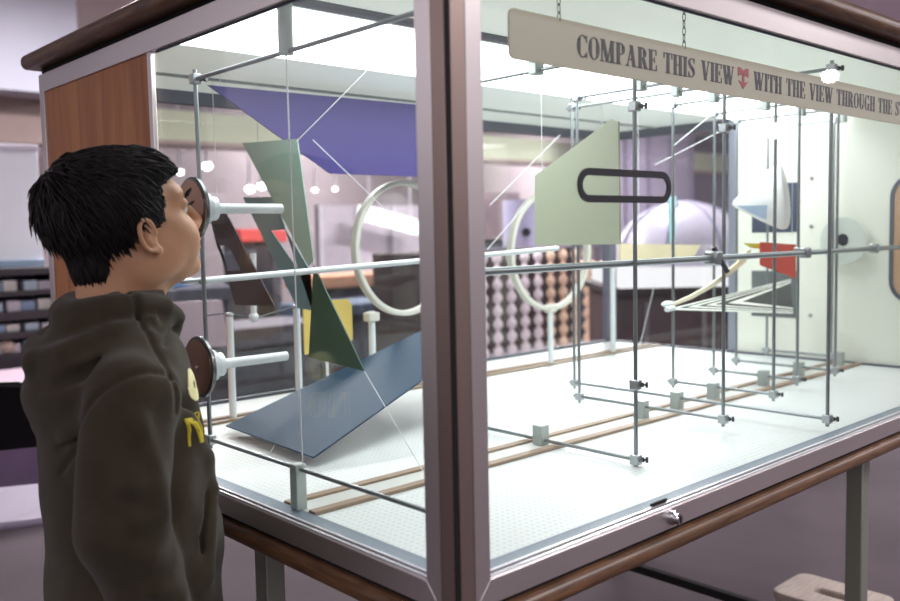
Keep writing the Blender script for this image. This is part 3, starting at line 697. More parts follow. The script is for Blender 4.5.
# trunk, arms, legs under the clothes
boy.chain([(-.168, BY, 1.02), (-.165, BY, .90), (-.165, BY, .74)], [.085, .085, .085], .04)
for s in (-1, 1):
    y = lambda d: BY+s*d
    boy.chain([(-.180, y(.03), 1.02), (-.200+(.04 if s > 0 else 0), y(.125), 1.005)], [.045, .030], .03)
    fw = 0 if s < 0 else .08; sf = 0 if s < 0 else .04
    boy.chain([(-.200+sf, y(.130), 1.005), (-.232+fw*1.1, y(.160), .84), (-.175+fw*.85, y(.155), .665)], [.030, .030, .024], .015)
    W = np.array((-.165+fw*.85, y(.152), .645)); D = np.array((.10, -s*.05, -.99)); D /= np.linalg.norm(D)     # hand hanging, slightly curled
    boy.ell(W+D*.038, (.019, .013, .040), .010)
    for i, (o, ln, r) in enumerate(((.019, .052, .0068), (.0065, .058, .007), (-.006, .054, .0068), (-.018, .042, .006))):
        a = W+D*.066+np.array((o, 0, 0)); b = a+D*ln*.45+np.array((.002, -s*.004, 0)); c = b+D*ln*.32+np.array((.002, -s*.010, 0)); e_ = c+D*ln*.22+np.array((0, -s*.010, 0))
        boy.chain([a, b, c, e_], [r*1.1, r, r*.92, r*.8], .003)
    a = W+D*.018+np.array((.016, 0, 0)); boy.chain([a, a+np.array((.016, -s*.006, -.022)), a+np.array((.020, -s*.012, -.044))], [.010, .0082, .007], .005)
    boy.chain([(-.165, y(.07), .74), (-.165, y(.075), .42), (-.180, y(.075), .10)], [.075, .052, .036], .02)
    boy.chain([(-.180, y(.075), .07), (-.09, y(.080), .035)], [.035, .026], .02)
for s in (-1, 1): he((.0735, s*.031, .0075), (.0105, .0165, .0085), .006)      # upper lids
person, BV, BQ = boy.mesh('person', SKIN, None, 1, org=(-.165, BY, 0))
tag(person, 'black-haired boy in an olive hooded sweatshirt bending his face to the upper eyepiece', 'person')

# eyes, brows, lashes
EYE = mat('eye_white', (226, 220, 214), .2); IRIS = mat('iris_dark', (36, 24, 20), .15); HAIR = mat('hair_black', (24, 19, 21), .5, 0, .25, 60, spec=.3)
for s in (-1, 1):
    e_ = MB().ball(H(.070, s*.031, .002), .0125, 20, 14).build('eye', EYE, person)
    MB().lathe(H(.070, s*.031, .002), XL, [(.0058, .0108), (.0045, .0120), (.002, .0128), (0, .0129)], 20).build('iris', IRIS, e_)
    mb = MB()
    for k in range(16):
        u = k/15; y = s*(.014+.036*u); x = .0985-.020*u**2; z = .019+.007*math.sin(u*2.6)-.004*u
        mb.tube([H(x-.004, y, z-.002), H(x+.001, y+s*.005, z+.002), H(x-.001, y+s*.010, z+.003)], [.0022, .0018, .0004], 5)
    mb.build('eyebrow', HAIR, person)
    mb = MB()
    for k in range(11):
        u = k/10; y = s*(.021+.022*u); x = .088-.010*u*u
        mb.tube([H(x, y, .004), H(x+.006, y+s*.002*u, .003), H(x+.010, y+s*.004*u, .006)], [.0008, .0006, .0002], 4)
    mb.build('eyelashes', HAIR, person)
# hair: mass plus tufts
hair = Field((-.34, .40, 1.10), (.02, .72, 1.42), .003)
def hl(p): return (p-HO)@HB
for c, r, k in (((-.016, 0, .029), (.096, .082, .087), .01), ((-.050, 0, .050), (.064, .068, .059), .02), ((.034, 0, .062), (.046, .060, .040), .02), ((-.074, 0, -.046), (.028, .046, .042), .025)):
    hair.ell(H(*c), r, k, 'u', HB)
def face_cut(p):
    q = hl(p); xf = np.interp(q[..., 2], [-.10, -.034, -.018, -.010, .018, .044, .052, .064], [-.040, -.034, -.024, .024, .030, .038, .064, .20])
    return -(q[..., 0]-xf)
hair.op(face_cut, (-.34, .40, 1.10), (.02, .72, 1.42), .006, 's')
hair.op(lambda p: hl(p)[..., 2]+.088+.25*np.clip(hl(p)[..., 0]+.05, -.03, .05), (-.34, .40, 1.10), (.02, .72, 1.42), .008, 's')
hobj, HV, HQ = hair.mesh('hair', HAIR, person, 2)
L = (HV-HO)@HB
# push the hairline ripple, then tufts combed from the crown
tri = HV[HQ]; cen = tri.mean(1); nor = np.cross(tri[:, 2]-tri[:, 0], tri[:, 3]-tri[:, 1]); ar = np.linalg.norm(nor, axis=1); nor /= np.maximum(ar, 1e-9)[:, None]
cl = (cen-HO)@HB; nl = nor@HB
# outside = beyond the skull
good = np.where((np.linalg.norm(cl/np.array((.085, .069, .078)), axis=1) > .98))[0]
pick = rng.choice(good, 3600, p=ar[good]/ar[good].sum()); tb = MB(); whorl = np.array((-.070, .012, .105))
for i in pick:
    c = cl[i]; n_ = nl[i]; d = c-whorl; d[2] *= .6
    side = np.clip((.07-c[2])/.10, 0, 1)
    if c[2] > .075: d = d*.4+np.array((.07, -.015, 0))*(1 if c[0] > -.05 else .1)
    d = d/(np.linalg.norm(d)+1e-6); d = d*(1-.5*side)+np.array((.12*side if c[0] > -.03 else -.16*side, 0, -.85*side))
    d += rng.normal(0, .20, 3); d -= n_*np.dot(d, n_); d /= (np.linalg.norm(d)+1e-6)
    back = np.clip((-.05-c[0])/.05, 0, 1)*np.clip((c[2]+.02)/.05, 0, 1)
    ln = rng.uniform(.016, .034)*(1+.15*back); lift = rng.uniform(.03, .18)+.30*back*rng.uniform(.1, 1)
    if c[2] < -.02: ln *= .6; lift = max(lift*.5, .10)
    if c[0] > -.02 and c[2] < .07: ln *= .55; lift *= .3
    w = rng.uniform(.0012, .0026); p0 = c-n_*.0006
    pts = [p0, p0+d*ln*.4+n_*ln*lift*.5, p0+d*ln*.75+n_*ln*lift*.8-np.array((0, 0, ln*.08)), p0+d*ln+n_*ln*lift*.85-np.array((0, 0, ln*.22))]
    if pts[-1][0] > np.interp(pts[-1][2], [-.10, -.034, -.018, -.010, .018, .044, .052, .066], [-.030, -.028, -.012, .030, .035, .045, .074, .5]): continue
    tb.tube([HO+HB@p for p in pts], [w, w*.95, w*.6, w*.08], 5)
tuft = tb.build('hair_tufts', HAIR, hobj, ang=80)
# ------------------------------------------------------------------ clothes
def cloth(name, rgb, var=.10):
    m = mat(name, rgb, .95, 0, var, 40, .35, 900, spec=.1, sheen=.15); return m
HOOD = cloth('olive_fleece', (62, 55, 43))
hd = Field((-.40, .22, .56), (.04, .90, 1.20), .0036)
ZS = [.58, .62, .66, .75, .86, .95, 1.02, 1.06, 1.09, 1.12, 1.15]
CX = [-.160, -.159, -.159, -.159, -.161, -.167, -.174, -.172, -.165, -.155, -.150]
AX = [.108, .114, .122, .118, .118, .112, .106, .094, .078, .062, .054]
BX = [.150, .156, .162, .158, .156, .150, .146, .134, .108, .078, .062]
def torso(p):
    z = p[..., 2]; cx = np.interp(z, ZS, CX); a = np.interp(z, ZS, AX); b = np.interp(z, ZS, BX)
    d = (np.sqrt(((p[..., 0]-cx)/a)**2+((p[..., 1]-BY)/b)**2)-1)*np.minimum(a, b)
    return np.maximum(np.maximum(d, z-1.150), .600-z)
hd.op(torso, (-.30, .38, .60), (-.02, .74, 1.15), .01)
for s in (-1, 1):
    y = lambda d: BY+s*d
    sf = 0 if s < 0 else .042
    hd.chain([(-.186+sf, y(.09), 1.030), (-.206+sf, y(.142), 1.012)], [.062, .060], .03)
    fw = .0 if s < 0 else .08
    hd.chain([(-.206+sf, y(.142), 1.010), (-.226+fw*.9, y(.155), .93), (-.238+fw*1.1, y(.160), .845)], [.060, .062, .058], .012)
    hd.chain([(-.238+fw*1.1, y(.160), .845), (-.206+fw, y(.160), .745), (-.178+fw*.85, y(.156), .672)], [.057, .051, .042], .012)
    hd.cap((-.174+fw*.85, y(.155), .664), (-.168+fw*.85, y(.153), .635), .033, .031, .006)
    # folds round the elbow and down the sleeve
    for z, dx, r in ((.885, -.014, .007), (.835, -.010, .009), (.785, .000, .009), (.735, .010, .008)):
        dx += fw*1.1
        hd.chain([(-.228+dx, y(.220), z+.030), (-.200+dx, y(.202), z+.010), (-.188+dx, y(.160), z-.012)], [r*.4, r, r*.6], .040)
    hd.chain([(-.225+fw, y(.208), .99), (-.212+fw, y(.216), .93), (-.206+fw, y(.216), .87)], [.003, .006, .003], .030)
    # kangaroo pocket: raised panel with a slanted opening
    hd.chain([(-.093, y(.128), .850), (-.112, y(.138), .795), (-.122, y(.142), .735)], [.005, .006, .006], .003, 's')
    hd.chain([(-.080, y(.112), .850), (-.096, y(.128), .795), (-.105, y(.134), .735)], [.010, .011, .012], .014)
    # drag folds from armpit to belly
    for k in range(3): hd.chain([(-.118+.01*k, y(.134-.02*k), .96-.045*k), (-.082+.008*k, y(.105-.02*k), .90-.05*k), (-.060, y(.06-.015*k), .87-.055*k)], [.004, .008, .004], .022)
# crossing bulge of the pouch at the belly
hd.ell((-.085, BY, .77), (.052, .118, .072), .02)
# collar, crossed neckband and hood bag
nb = [(-.084, BY-.016, 1.082), (-.092, BY-.046, 1.106), (-.122, BY-.068, 1.124), (-.165, BY-.076, 1.132), (-.205, BY-.064, 1.128), (-.226, BY-.034, 1.120), (-.232, BY, 1.117)]
nb = nb+[(x, 2*BY-y, z) for x, y, z in nb[-2::-1]]
hd.chain(nb, [.012, .014, .016, .018, .020, .022, .022, .022, .020, .018, .016, .014, .012], .014)
tb_ = math.radians(38); TB = np.array([[math.cos(tb_), 0, math.sin(tb_)], [0, 1, 0], [-math.sin(tb_), 0, math.cos(tb_)]])
hd.ell((-.222, BY, 1.060), (.044, .108, .086), .035, 'u', TB); hd.ell((-.255, BY, 1.000), (.030, .078, .054), .035)
for s in (-1, 1):
    y = lambda d: BY+s*d
    hd.chain([(-.150, y(.094), 1.108), (-.205, y(.096), 1.098), (-.262, y(.062), 1.072), (-.284, y(.0), 1.056)], [.006, .010, .014, .015], .014)       # rolled rim of the hood
    hd.chain([(-.190, y(.122), 1.078), (-.245, y(.110), 1.050), (-.292, y(.066), 1.030), (-.312, y(.0), 1.022)], [.004, .009, .013, .013], .012, 's')   # shadowed fold under the rim
    hd.chain([(-.165, y(.112), 1.090), (-.216, y(.118), 1.045), (-.250, y(.104), .990), (-.262, y(.060), .955)], [.003, .006, .007, .005], .024)
zc = lambda x: np.interp(x, [-.285, -.262, -.235, -.205, -.165, -.125, -.085], [.925, .950, .985, 1.030, 1.066, 1.088, 1.088])
hd.op(lambda p: .0075*np.exp(-((p[..., 2]-zc(p[..., 0]))/.0055)**2)*np.clip((np.abs(p[..., 1]-BY)-.035)/.02, 0, 1)*np.clip((.136-np.abs(p[..., 1]-BY))/.02, 0, 1), (-.285, .40, .92), (-.08, .72, 1.10), mode='a')
# soft cloth undulation
hd.op(lambda p: .0016*np.sin(p[..., 2]*38+p[..., 0]*60)*np.sin(p[..., 1]*45+p[..., 2]*22+1)+.0012*np.sin(p[..., 0]*95-p[..., 2]*30), (-.40, .22, .56), (.04, .90, 1.06), mode='a')
# seams: armhole, shoulder, side
def seam(plane_pt, n_, lo, hi, w=.0028, dp=.0036):
    n_ = np.array(n_, float)/np.linalg.norm(n_)
    hd.op(lambda p: dp*np.exp(-(((p-np.array(plane_pt))@n_)/w)**2), lo, hi, mode='a')
for s in (-1, 1):
    ys = sorted((BY+s*.085, BY+s*.26))
    seam((-.2, BY+s*.190, 1.052), (0, s*.72, -.69), (-.34, ys[0], .955), (-.06, ys[1], 1.12), .0042, .0062)
    ys = sorted((BY+s*.075, BY+s*.155)); seam((-.168, BY, 1.05), (1, 0, .05), (-.20, ys[0], 1.04), (-.14, ys[1], 1.13), .0042, .0048)
hoodie, KV, KQ = hd.mesh('hooded_sweatshirt', HOOD, person, 1)
# waist rib and cuffs are part of the same knit: fine ridges come from the fleece bump
# chest print
kb = BVHTree.FromPolygons([tuple(v) for v in KV], KQ.tolist())
PN_ = np.array((.80, -.60, 0)); PU_ = np.array((.60, .80, 0)); PC_ = np.array((-.075, BY-.085, 0))     # facing, reading direction, foot of the print
def on_chest(u, z):
    a = PC_+PU_*u+PN_*.15+np.array((0, 0, z)); h = kb.ray_cast(Vector(a), Vector(-PN_))
    return np.array(h[0])+PN_*.0015 if h[0] is not None else None
def printed(polys, name, m, lab):
    mb = MB()
    for q in polys:
        # subdivide so the print follows the cloth
        q = [np.array(p) for p in q]
        if len(q) == 4:
            N = 6; g = [[on_chest(*((q[0]*(1-u)+q[1]*u)*(1-v)+(q[3]*(1-u)+q[2]*u)*v)) for u in np.linspace(0, 1, N)] for v in np.linspace(0, 1, N)]
            if any(x is None for r_ in g for x in r_): continue
            for i in range(N-1):
                for j in range(N-1): mb.prism([g[i][j], g[i][j+1], g[i+1][j+1], g[i+1][j]], tuple(-.0012*PN_))
    o = mb.build(name, m, hoodie, ang=60); o['label'] = lab
letters, W_ = layout('NO', .10); sc_ = .040
printed([[(-.082+px*.050, .930+py*sc_) for px, py in q] for q in letters], 'chest_lettering', mat('print_yellow', (206, 186, 40), .7), 'yellow letters on the chest')
DU_ = -.036
disc = [[(DU_+.024*math.cos(a), 1.012+.024*math.sin(a)), (DU_+.024*math.cos(a+.4), 1.012+.024*math.sin(a+.4)), (DU_+.006*math.cos(a+.4), 1.012+.006*math.sin(a+.4)), (DU_+.006*math.cos(a), 1.012+.006*math.sin(a))] for a in np.arange(0, 6.2, .4)]
printed(disc, 'chest_badge', mat('print_cream', (232, 224, 170), .7), 'pale yellow round print on the chest')
# trousers and shoes (below the frame)
tr = Field((-.34, .36, .03), (.02, .76, .70), .005)
tr.ell((-.165, BY, .66), (.105, .140, .09), .02)
for s in (-1, 1): tr.chain([(-.165, BY+s*.072, .64), (-.168, BY+s*.076, .42), (-.180, BY+s*.078, .075)], [.085, .070, .056], .02)
tr.mesh('trousers', cloth('dark_denim', (44, 48, 60)), person, 1)
for s in (-1, 1):
    sh = Field((-.30, .36, -.01), (.02, .76, .14), .004)
    sh.chain([(-.200, BY+s*.078, .055), (-.135, BY+s*.082, .042), (-.075, BY+s*.085, .034)], [.046, .042, .036], .02)
    sh.op(lambda p: p[..., 2]-.002, (-.30, .36, -.01), (.02, .76, .14), .004, 's')
    sh.mesh('shoe', mat('shoe_grey', (70, 70, 76), .7), person, 1)

# ================================================================== THE HALL BEHIND
def solid(name, x0, x1, y0, y1, z0, z1, m, label, cat, group=None, bevel=.004):
    return tag(box(x0, x1, y0, y1, z0, z1).build(name, m, None, bevel), label, cat, group)
LILAC = mat('lilac_white', (214, 208, 220), .7, 0, .06, 3); DKB = mat('dark_brown', (58, 44, 44), .7, 0, .2, 5); DKG = mat('dark_slate', (62, 62, 74), .6, 0, .2, 5)
PURP = mat('purple_cloth', (118, 96, 126), .9, 0, .12, 6, .2, 60); SALM = mat('salmon', (214, 158, 140), .7)
# upper structure at the left
x1 = PX(70, 40, 8)[0]
tag(box(-4, x1, 7.8, 8.2, PX(20, 94, 8)[2], RZ).build('trim_3', mat('fascia_blue_white', (198, 200, 214), .8, 0, .08, 1.2)), kind='structure')
tag(box(-4, x1+.6, 8.25, 8.5, PX(20, 140, 8)[2], PX(20, 94, 8)[2]+.05).build('trim_4', mat('recess_brown', (150, 132, 128), .8, 0, .15, 2)), kind='structure')
# display cabinet with shelves
cab = thing('display_cabinet', 'dark open cabinet with shelves of small pale boxes at the far left', 'cabinet', (.2, 4.5, 0))
DKC = mat('cabinet_dark', (48, 40, 46), .5)
for z0, z1 in ((.0, .62), (.70, .735), (.80, .845), (.93, .955), (1.04, 1.08)): box(-.7, 1.05, 4.3, 4.7, z0, z1).build('shelf' if z0 else 'plinth', DKC, cab, .003)
for x in (-.7, 1.02): box(x, x+.03, 4.3, 4.7, .62, 1.04).build('side', DKC, cab, .003)
box(-.7, 1.05, 4.68, 4.71, .62, 1.08).build('back_panel', mat('cabinet_back', (110, 118, 140), .6), cab)
cols = [(196, 212, 226), (214, 206, 216), (150, 170, 200), (226, 220, 214)]
k = 0
nmz = {.62: 'bottom', .735: 'second', .845: 'third', .955: 'top'}
for z, h in ((.955, .06), (.845, .06), (.735, .045), (.62, .06)):
    for j in range(6):
        x = .50+j*.088+rng.uniform(-.01, .01)
        o = solid('specimen_box', x, x+.07, 4.36, 4.46, z, z+h*rng.uniform(.7, 1), mat('pale_box_%d' % (k % 4), cols[k % 4], .5), 'small pale box on the %s shelf of the dark cabinet' % nmz[z], 'box', 'pale boxes on the %s cabinet shelf' % nmz[z], .003); k += 1
t = thing('light_box', 'tall bluish white panel standing on the dark cabinet at the far left', 'panel', (.2, 4.5, 1.08))
box(-.7, 1.0, 4.45, 4.53, 1.08, 1.74).build('panel', mat('panel_blue_white', (238, 243, 250), .6, 0, .05, 2), t, .004)
box(-.7, 1.0, 4.43, 4.55, 1.72, 1.75).build('top_rail', LILAC, t, .003); box(-.7, 1.0, 4.43, 4.55, 1.08, 1.12).build('bottom_rail', mat('rail_blue', (150, 172, 196), .6), t, .003)
for x in (.1, .55): box(x, x+.012, 4.445, 4.45, 1.12, 1.72).build('divider', mat('divider_grey', (180, 190, 204), .6), t)
solid('globe_ornament', .72, .80, 4.33, 4.41, .62, .69, mat('ornament_cream', (214, 190, 176), .6), 'pinkish cream rounded ornament low on the dark cabinet', 'ornament', bevel=.03)
t = thing('draped_table', 'low table draped in purple cloth behind the boy', 'table', (.5, 3.75, 0))
mb = box(-.6, 1.1, 3.45, 4.05, .0, .55); mb.build('cloth', PURP, t, .03)
box(-.62, 1.12, 3.43, 4.07, .55, .575).build('table_top', mat('table_pale', (172, 150, 164), .5), t, .006)
# folding chairs
SEATM = mat('seat_lilac', (150, 140, 160), .5); BLK = mat('chair_black', (20, 18, 22), .35, .2)
def chair(x, y, rz, label):
    t = thing('folding_chair', label, 'chair', (0, 0, 0))
    for s in (-1, 1):
        MB().tube([(.20, s*.20, .0), (.02, s*.20, .42), (-.16, s*.20, .80)], .011, 10).build('back_upright', BLK, t)
        MB().tube([(-.22, s*.18, .0), (.0, s*.18, .40), (.14, s*.18, .44)], .010, 10).build('leg', STEEL, t)
    MB().tube([(-.16, -.20, .80), (-.172, -.19, .83), (-.178, -.15, .845), (-.18, 0, .85), (-.178, .15, .845), (-.172, .19, .83), (-.16, .20, .80)], .011, 10).build('back_hoop', BLK, t)
    mb = MB(); n = 10
    pts = [(-.105-.012*math.cos(math.pi*(k/n-.5))-.035*0, -.185+.37*k/n) for k in range(n+1)]
    for k in range(n):
        (xa, ya), (xb, yb) = pts[k], pts[k+1]
        mb.add([(xa, ya, .66), (xb, yb, .66), (xb-.078, yb, .846), (xa-.078, ya, .846), (xa+.006, ya, .66), (xb+.006, yb, .66), (xb-.072, yb, .846), (xa-.072, ya, .846)],
               [(0, 1, 2, 3), (4, 7, 6, 5), (0, 4, 5, 1), (3, 2, 6, 7), (0, 3, 7, 4), (1, 5, 6, 2)])
    mb.build('backrest', BLK, t)
    box(-.15, .24, -.195, .195, .448, .472).build('seat', SEATM, t, .010, seg=3)
    for xx, zz in ((.17, .08), (-.185, .08)): MB().cyl((xx, -.19, zz), (xx, .19, zz), .007, n=8).build('crossbar', STEEL, t)
    t.location = (x, y, 0); t.rotation_euler = (0, 0, rz)
    return t
hc = P(-44, 396, 2, .828)+.18*np.array((math.cos(math.radians(66)), math.sin(math.radians(66)), 0))
chair(hc[0], hc[1], math.radians(66), 'black folding chair with lilac seat at the left edge of the photo')
# things seen through the left pane
t = thing('poster_board', 'pale pink poster board leaning low behind the left pane', 'board', (1.4, 3.3, 0))
pb = [PX(168, 303, 3.3), PX(222, 300, 3.3), PX(229, 346, 3.3), PX(168, 350, 3.3)]
MB().prism([tuple(p) for p in pb], (0, .02, 0)).build('board', mat('poster_pink', (224, 204, 212), .7, 0, .08, 4), t)
for p in (pb[2], pb[3]): MB().cyl((p[0], 3.31, 0), (p[0], 3.31, p[2]+.05), .012, n=10).build('leg', DKG, t)
def counter(px0, px1, pyt, pyb, y, name, m, label, cat, depth=.5, foot=True):
    a = PX(px0, pyt, y); b = PX(px1, pyt, y); zt = PX((px0+px1)/2, pyt, y)[2]; zb = PX((px0+px1)/2, pyb, y)[2]
    t = thing(name, label, cat, ((a[0]+b[0])/2, y, 0))
    box(a[0], b[0], y, y+depth, zb, zt).build('body', m, t, .01)
    if foot: box(a[0]+.05, b[0]-.05, y+.05, y+depth-.05, 0, zb).build('base', DKG, t, .01)
    return t, a[0], b[0], zb, zt
counter(150, 238, 288, 303, 5.2, 'long_bench', DKG, 'dark slate bench behind the pink poster board', 'bench')
r_ = PX(165, 277, 5.3); q_ = PX(190, 289, 5.3); solid('blue_case', r_[0], q_[0], 5.3, 5.5, PX(170, 288, 5.2)[2], r_[2], mat('case_blue', (88, 132, 190), .5), 'blue box standing on the dark slate bench', 'box')
counter(318, 480, 272, 284, 5.0, 'wooden_counter', mat('counter_orange', (180, 130, 104), .6, 0, .15, 4), 'long orange-brown counter behind the left hoop', 'counter')
counter(318, 480, 300, 312, 4.2, 'low_cabinet', mat('cabinet_slate', (72, 84, 104), .6, 0, .2, 5), 'low slate blue cabinet in front of the orange-brown counter', 'cabinet')
counter(225, 330, 325, 345, 4.0, 'dark_trolley', mat('trolley_grey', (92, 88, 98), .6, 0, .25, 8), 'grey trolley behind the white posts', 'trolley')
counter(241, 262, 229, 242, 6.5, 'red_stand', mat('red_panel', (196, 70, 70), .6), 'red topped stand behind the umber strip', 'stand')
counter(270, 287, 230, 242, 7.0, 'red_kiosk', mat('red_panel', (196, 70, 70)), 'small red topped kiosk behind the slot of the teal strip', 'kiosk')
a = PX(318, 205, 9.3); b = PX(486, 268, 9.3)
t = thing('glass_partition', 'pale lilac partition with upright dividers behind the left hoop', 'partition', ((a[0]+b[0])/2, 9.3, 0))
box(a[0], b[0], 9.3, 9.4, 0, a[2]).build('panel', mat('partition_lilac', (196, 184, 196), .5, 0, .1, 1.5), t, .01)
for k in range(6): x = a[0]+(b[0]-a[0])*k/5; box(x-.03, x+.03, 9.24, 9.3, 0, a[2]).build('divider', LILAC, t, .005)
m0, m1, m2, m3 = [P(x, y, 2, 0.012) for x, y in ((198, 402), (272, 394), (250, 376), (198, 370))]
tag(MB().prism([tuple(p) for p in (m0, m1, m2, m3)], (0, 0, -.012)).build('floor_mat', mat('mat_yellow', (206, 176, 92), .8, 0, .08, 5)), 'yellow mat lying on the dark floor behind the lower eyepiece', 'mat')
# pendant lamps of the hall
GLOW = emit('lamp_glow', (255, 246, 250), 9)
def pendant(p, r, label, cat='lamp', glow=GLOW):
    t = thing('pendant_lamp', label, cat, (p[0], p[1], p[2]-r), 'pendant lamps of the hall')
    MB().ball(p, (r, r, r*.8), 18, 12).build('globe', glow, t); MB().cyl((p[0], p[1], p[2]+r*.6), (p[0], p[1], RZ), .02, n=8).build('rod', LILAC, t)
    MB().lathe((p[0], p[1], p[2]+r*.55), (0, 0, 1), [(r*.8, 0), (r*.6, r*.5), (r*.2, r*.7), (0, r*.7)], 18).build('shade', LILAC, t)
for (x, y, r), lb in zip(((207, 166, .075), (180, 172, .05), (217, 141, .05), (250, 189, .07), (262, 186, .07), (315, 190, .04), (335, 189, .04)),
        ('bright pendant lamp above the upper eyepiece', 'small pendant lamp just above the boy\'s nose', 'small pendant lamp under the cream soffit', 'left one of two touching pendant lamps behind the teal strip', 'right one of two touching pendant lamps behind the teal strip', 'small pendant lamp right of the sage sheet', 'small pendant lamp under the violet sheet')):
    pendant(PX(x, y, 11.5 if y != 172 and y != 186 else 10.9), r, lb)
a = PX(360, 212, 8.8); b = PX(419, 228, 8.8)
t = thing('strip_lamp', 'bright white strip lamp seen inside the left hoop', 'lamp', tuple((a+b)/2))
MB().bar(a+(0, 0, 0), b, .12, .20).build('tube', emit('strip_glow', (255, 250, 252), 2.2), t)
for p in (a*.85+b*.15, a*.15+b*.85): MB().cyl((p[0], p[1], p[2]+.08), (p[0], p[1], RZ), .015, n=8).build('rod', LILAC, t)
# two lamps whose reflection shows on the right pane
for (x, y), lb in zip(((830, 76), (775, 130)), ('far pendant lamp out of view, reflected beside the sign', 'far pendant lamp out of view, reflected below the sign')):
    g = P(x, y, 1, .011); d = MR.T@np.array([(x-450)/FPX, (y-300.5)/FPX, 1]); d[1] *= -1
    k = (2.6-g[2])/d[2] if y < 100 else (2.3-g[2])/d[2]
    pendant(g+d*k, (.07 if y < 100 else .11), lb, glow=emit('lamp_strong', (255, 252, 255), 30) if 'lamp_strong' not in MATS else MATS['lamp_strong'])
# things seen through the right pane: the wall of bulbs
cube = thing('bulb_cube', 'dark frame holding rows and columns of pale light bulbs behind the right hoop', 'bulb display', (3.5, 3.3, 0))
X0, X1, ZA, ZC = PX(440, 300, 3.0)[0], PX(601, 300, 3.0)[0], .44, 1.10
box(X0, X1, 3.0, 3.62, 0, ZA).build('plinth', mat('plinth_white', (206, 200, 208), .7), cube, .01)
box(X0, X1, 3.20, 3.62, ZA, ZC).build('back_board', DKB, cube, .004)
for x in (X0, X1-.03):
    box(x, x+.03, 3.0, 3.03, ZA, ZC).build('upright', mat('frame_grey', (128, 124, 140), .5), cube, .003)
box(X0, X1, 3.0, 3.03, ZC, ZC+.02).build('top_bar', MATS['frame_grey'], cube, .003)
NC, NR = 12, 8; dx = (X1-X0-.10)/(NC-1); dz = (ZC-ZA-.08)/(NR-1); first = None; BL = []
for i in range(NC):
    c = np.array((226, 206, 220)) if i < 7 else (np.array((232, 196, 176)) if i < 9 else np.array((222, 184, 166)))
    for j in range(NR):
        p = np.array((X0+.05+i*dx, 3.08, ZA+.04+j*dz)); mk = 'bulb_%d' % (0 if i < 8 else 1)
        mm = mat(mk, (246, 230, 238) if i < 8 else (248, 214, 192), .35)
        mm.node_tree.nodes['Principled BSDF'].inputs['Emission Color'].default_value = (*lin((246, 226, 236) if i < 8 else (250, 206, 180)), 1); mm.node_tree.nodes['Principled BSDF'].inputs['Emission Strength'].default_value = .32     # weak glow added to brighten the bulbs
        key = mk
        if key not in MATS or not any(b_[0] == key for b_ in BL):
            o = MB().lathe(p, (0, 0, 1), [(0, -.036), (.017, -.032), (.028, -.017), (.031, .0), (.026, .016), (.015, .030), (.014, .044), (0, .044)], 14).build('bulb', mm, cube); BL.append((key, o, p))
        else:
            b0 = [b_ for b_ in BL if b_[0] == key][0]; o = b0[1].copy(); COL.objects.link(o); o.parent = cube; o.location = Vector(p-b0[2])
a = PX(507, 200, 3.3); b = PX(538, 243, 3.3)
t = thing('drum', 'pale lilac drum with a dark round port standing on the bulb frame', 'drum', ((a[0]+b[0])/2, 3.3, ZC+.02))
MB().cyl(((a[0]+b[0])/2, 3.3, ZC+.02), ((a[0]+b[0])/2, 3.3, a[2]), (b[0]-a[0])/2*.9, n=28).build('shell', mat('drum_lilac', (196, 190, 222), .4), t)
d = np.array((-.62, -.78, 0)); c = np.array(((a[0]+b[0])/2, 3.3, PX(528, 232, 3.3)[2]))+d*(b[0]-a[0])/2*.88
MB().cyl(c, c+d*.015, .028, n=18).build('port', BLACK, t)
counter(470, 520, 192, 240, 7.0, 'tall_cabinet', mat('cabinet_brown', (92, 76, 82), .7, 0, .2, 3), 'dark brown tall cabinet beyond the lilac drum', 'cabinet')
counter(604, 629, 262, 273, 4.0, 'salmon_stand', SALM, 'salmon topped stand beside the rear corner post', 'stand')
a = PX(600, 130, 9.0); b = PX(690, 262, 9.0)
t = thing('purple_partition', 'tall purple-grey partition behind the bright threads', 'partition', ((a[0]+b[0])/2, 9, 0))
box(a[0], b[0], 9.0, 9.15, 0, 3.1).build('panel', mat('partition_purple', (142, 132, 152), .7, 0, .12, 1), t, .01)
for k in range(5): x = a[0]+(b[0]-a[0])*k/4; box(x-.04, x+.04, 8.94, 9.0, 0, 3.1).build('divider', mat('divider_purple', (124, 114, 136), .6), t, .005)
# dome on a cabinet
dm = thing('dome_table', 'white translucent dome on a glowing white slab and dark cabinet beyond the case', 'exhibit', (3.67, 2.05, 0))
dc = np.array((3.67, 2.05, 1.035))
DOME = mat('dome_white', (226, 220, 240), .25, 0, .06, 3)
MB().lathe(dc, (0, 0, 1), [(.385*math.cos(a), .33*math.sin(a)) for a in np.radians(np.arange(0, 90, 7.5))]+[(0, .33)], 40).build('dome', DOME, dm)
for a in np.radians((20, 65, 110, 155)):
    MB().tube([dc+(.388*math.cos(e_)*math.cos(a), .388*math.cos(e_)*math.sin(a), .333*math.sin(e_)) for e_ in np.linspace(.02, math.pi-.02, 24)], .008, 8).build('rib', mat('rib_lilac', (184, 178, 206), .4), dm)
MB().cyl(dc-(0, 0, .015), dc, .42, n=40).build('dome_base', mat('dome_ring', (206, 200, 220), .4), dm)
u = np.array((.74, -.67, 0)); v = np.array((.67, .74, 0))
def obox(c, hu, hv, z0, z1): return MB().prism([tuple(c+u*i*hu+v*j*hv+(0, 0, z0-c[2])) for i, j in ((-1, -1), (1, -1), (1, 1), (-1, 1))], (0, 0, z1-z0))
obox(dc, .44, .44, .915, 1.02).build('slab', emit('slab_glow', (255, 250, 255), 1.3), dm)
obox(dc, .50, .46, .88, .915).build('cabinet_top', DKB, dm, .004); obox(dc, .46, .42, .0, .88).build('cabinet', mat('cabinet_maroon', (84, 62, 66), .6, 0, .2, 4), dm, .004)
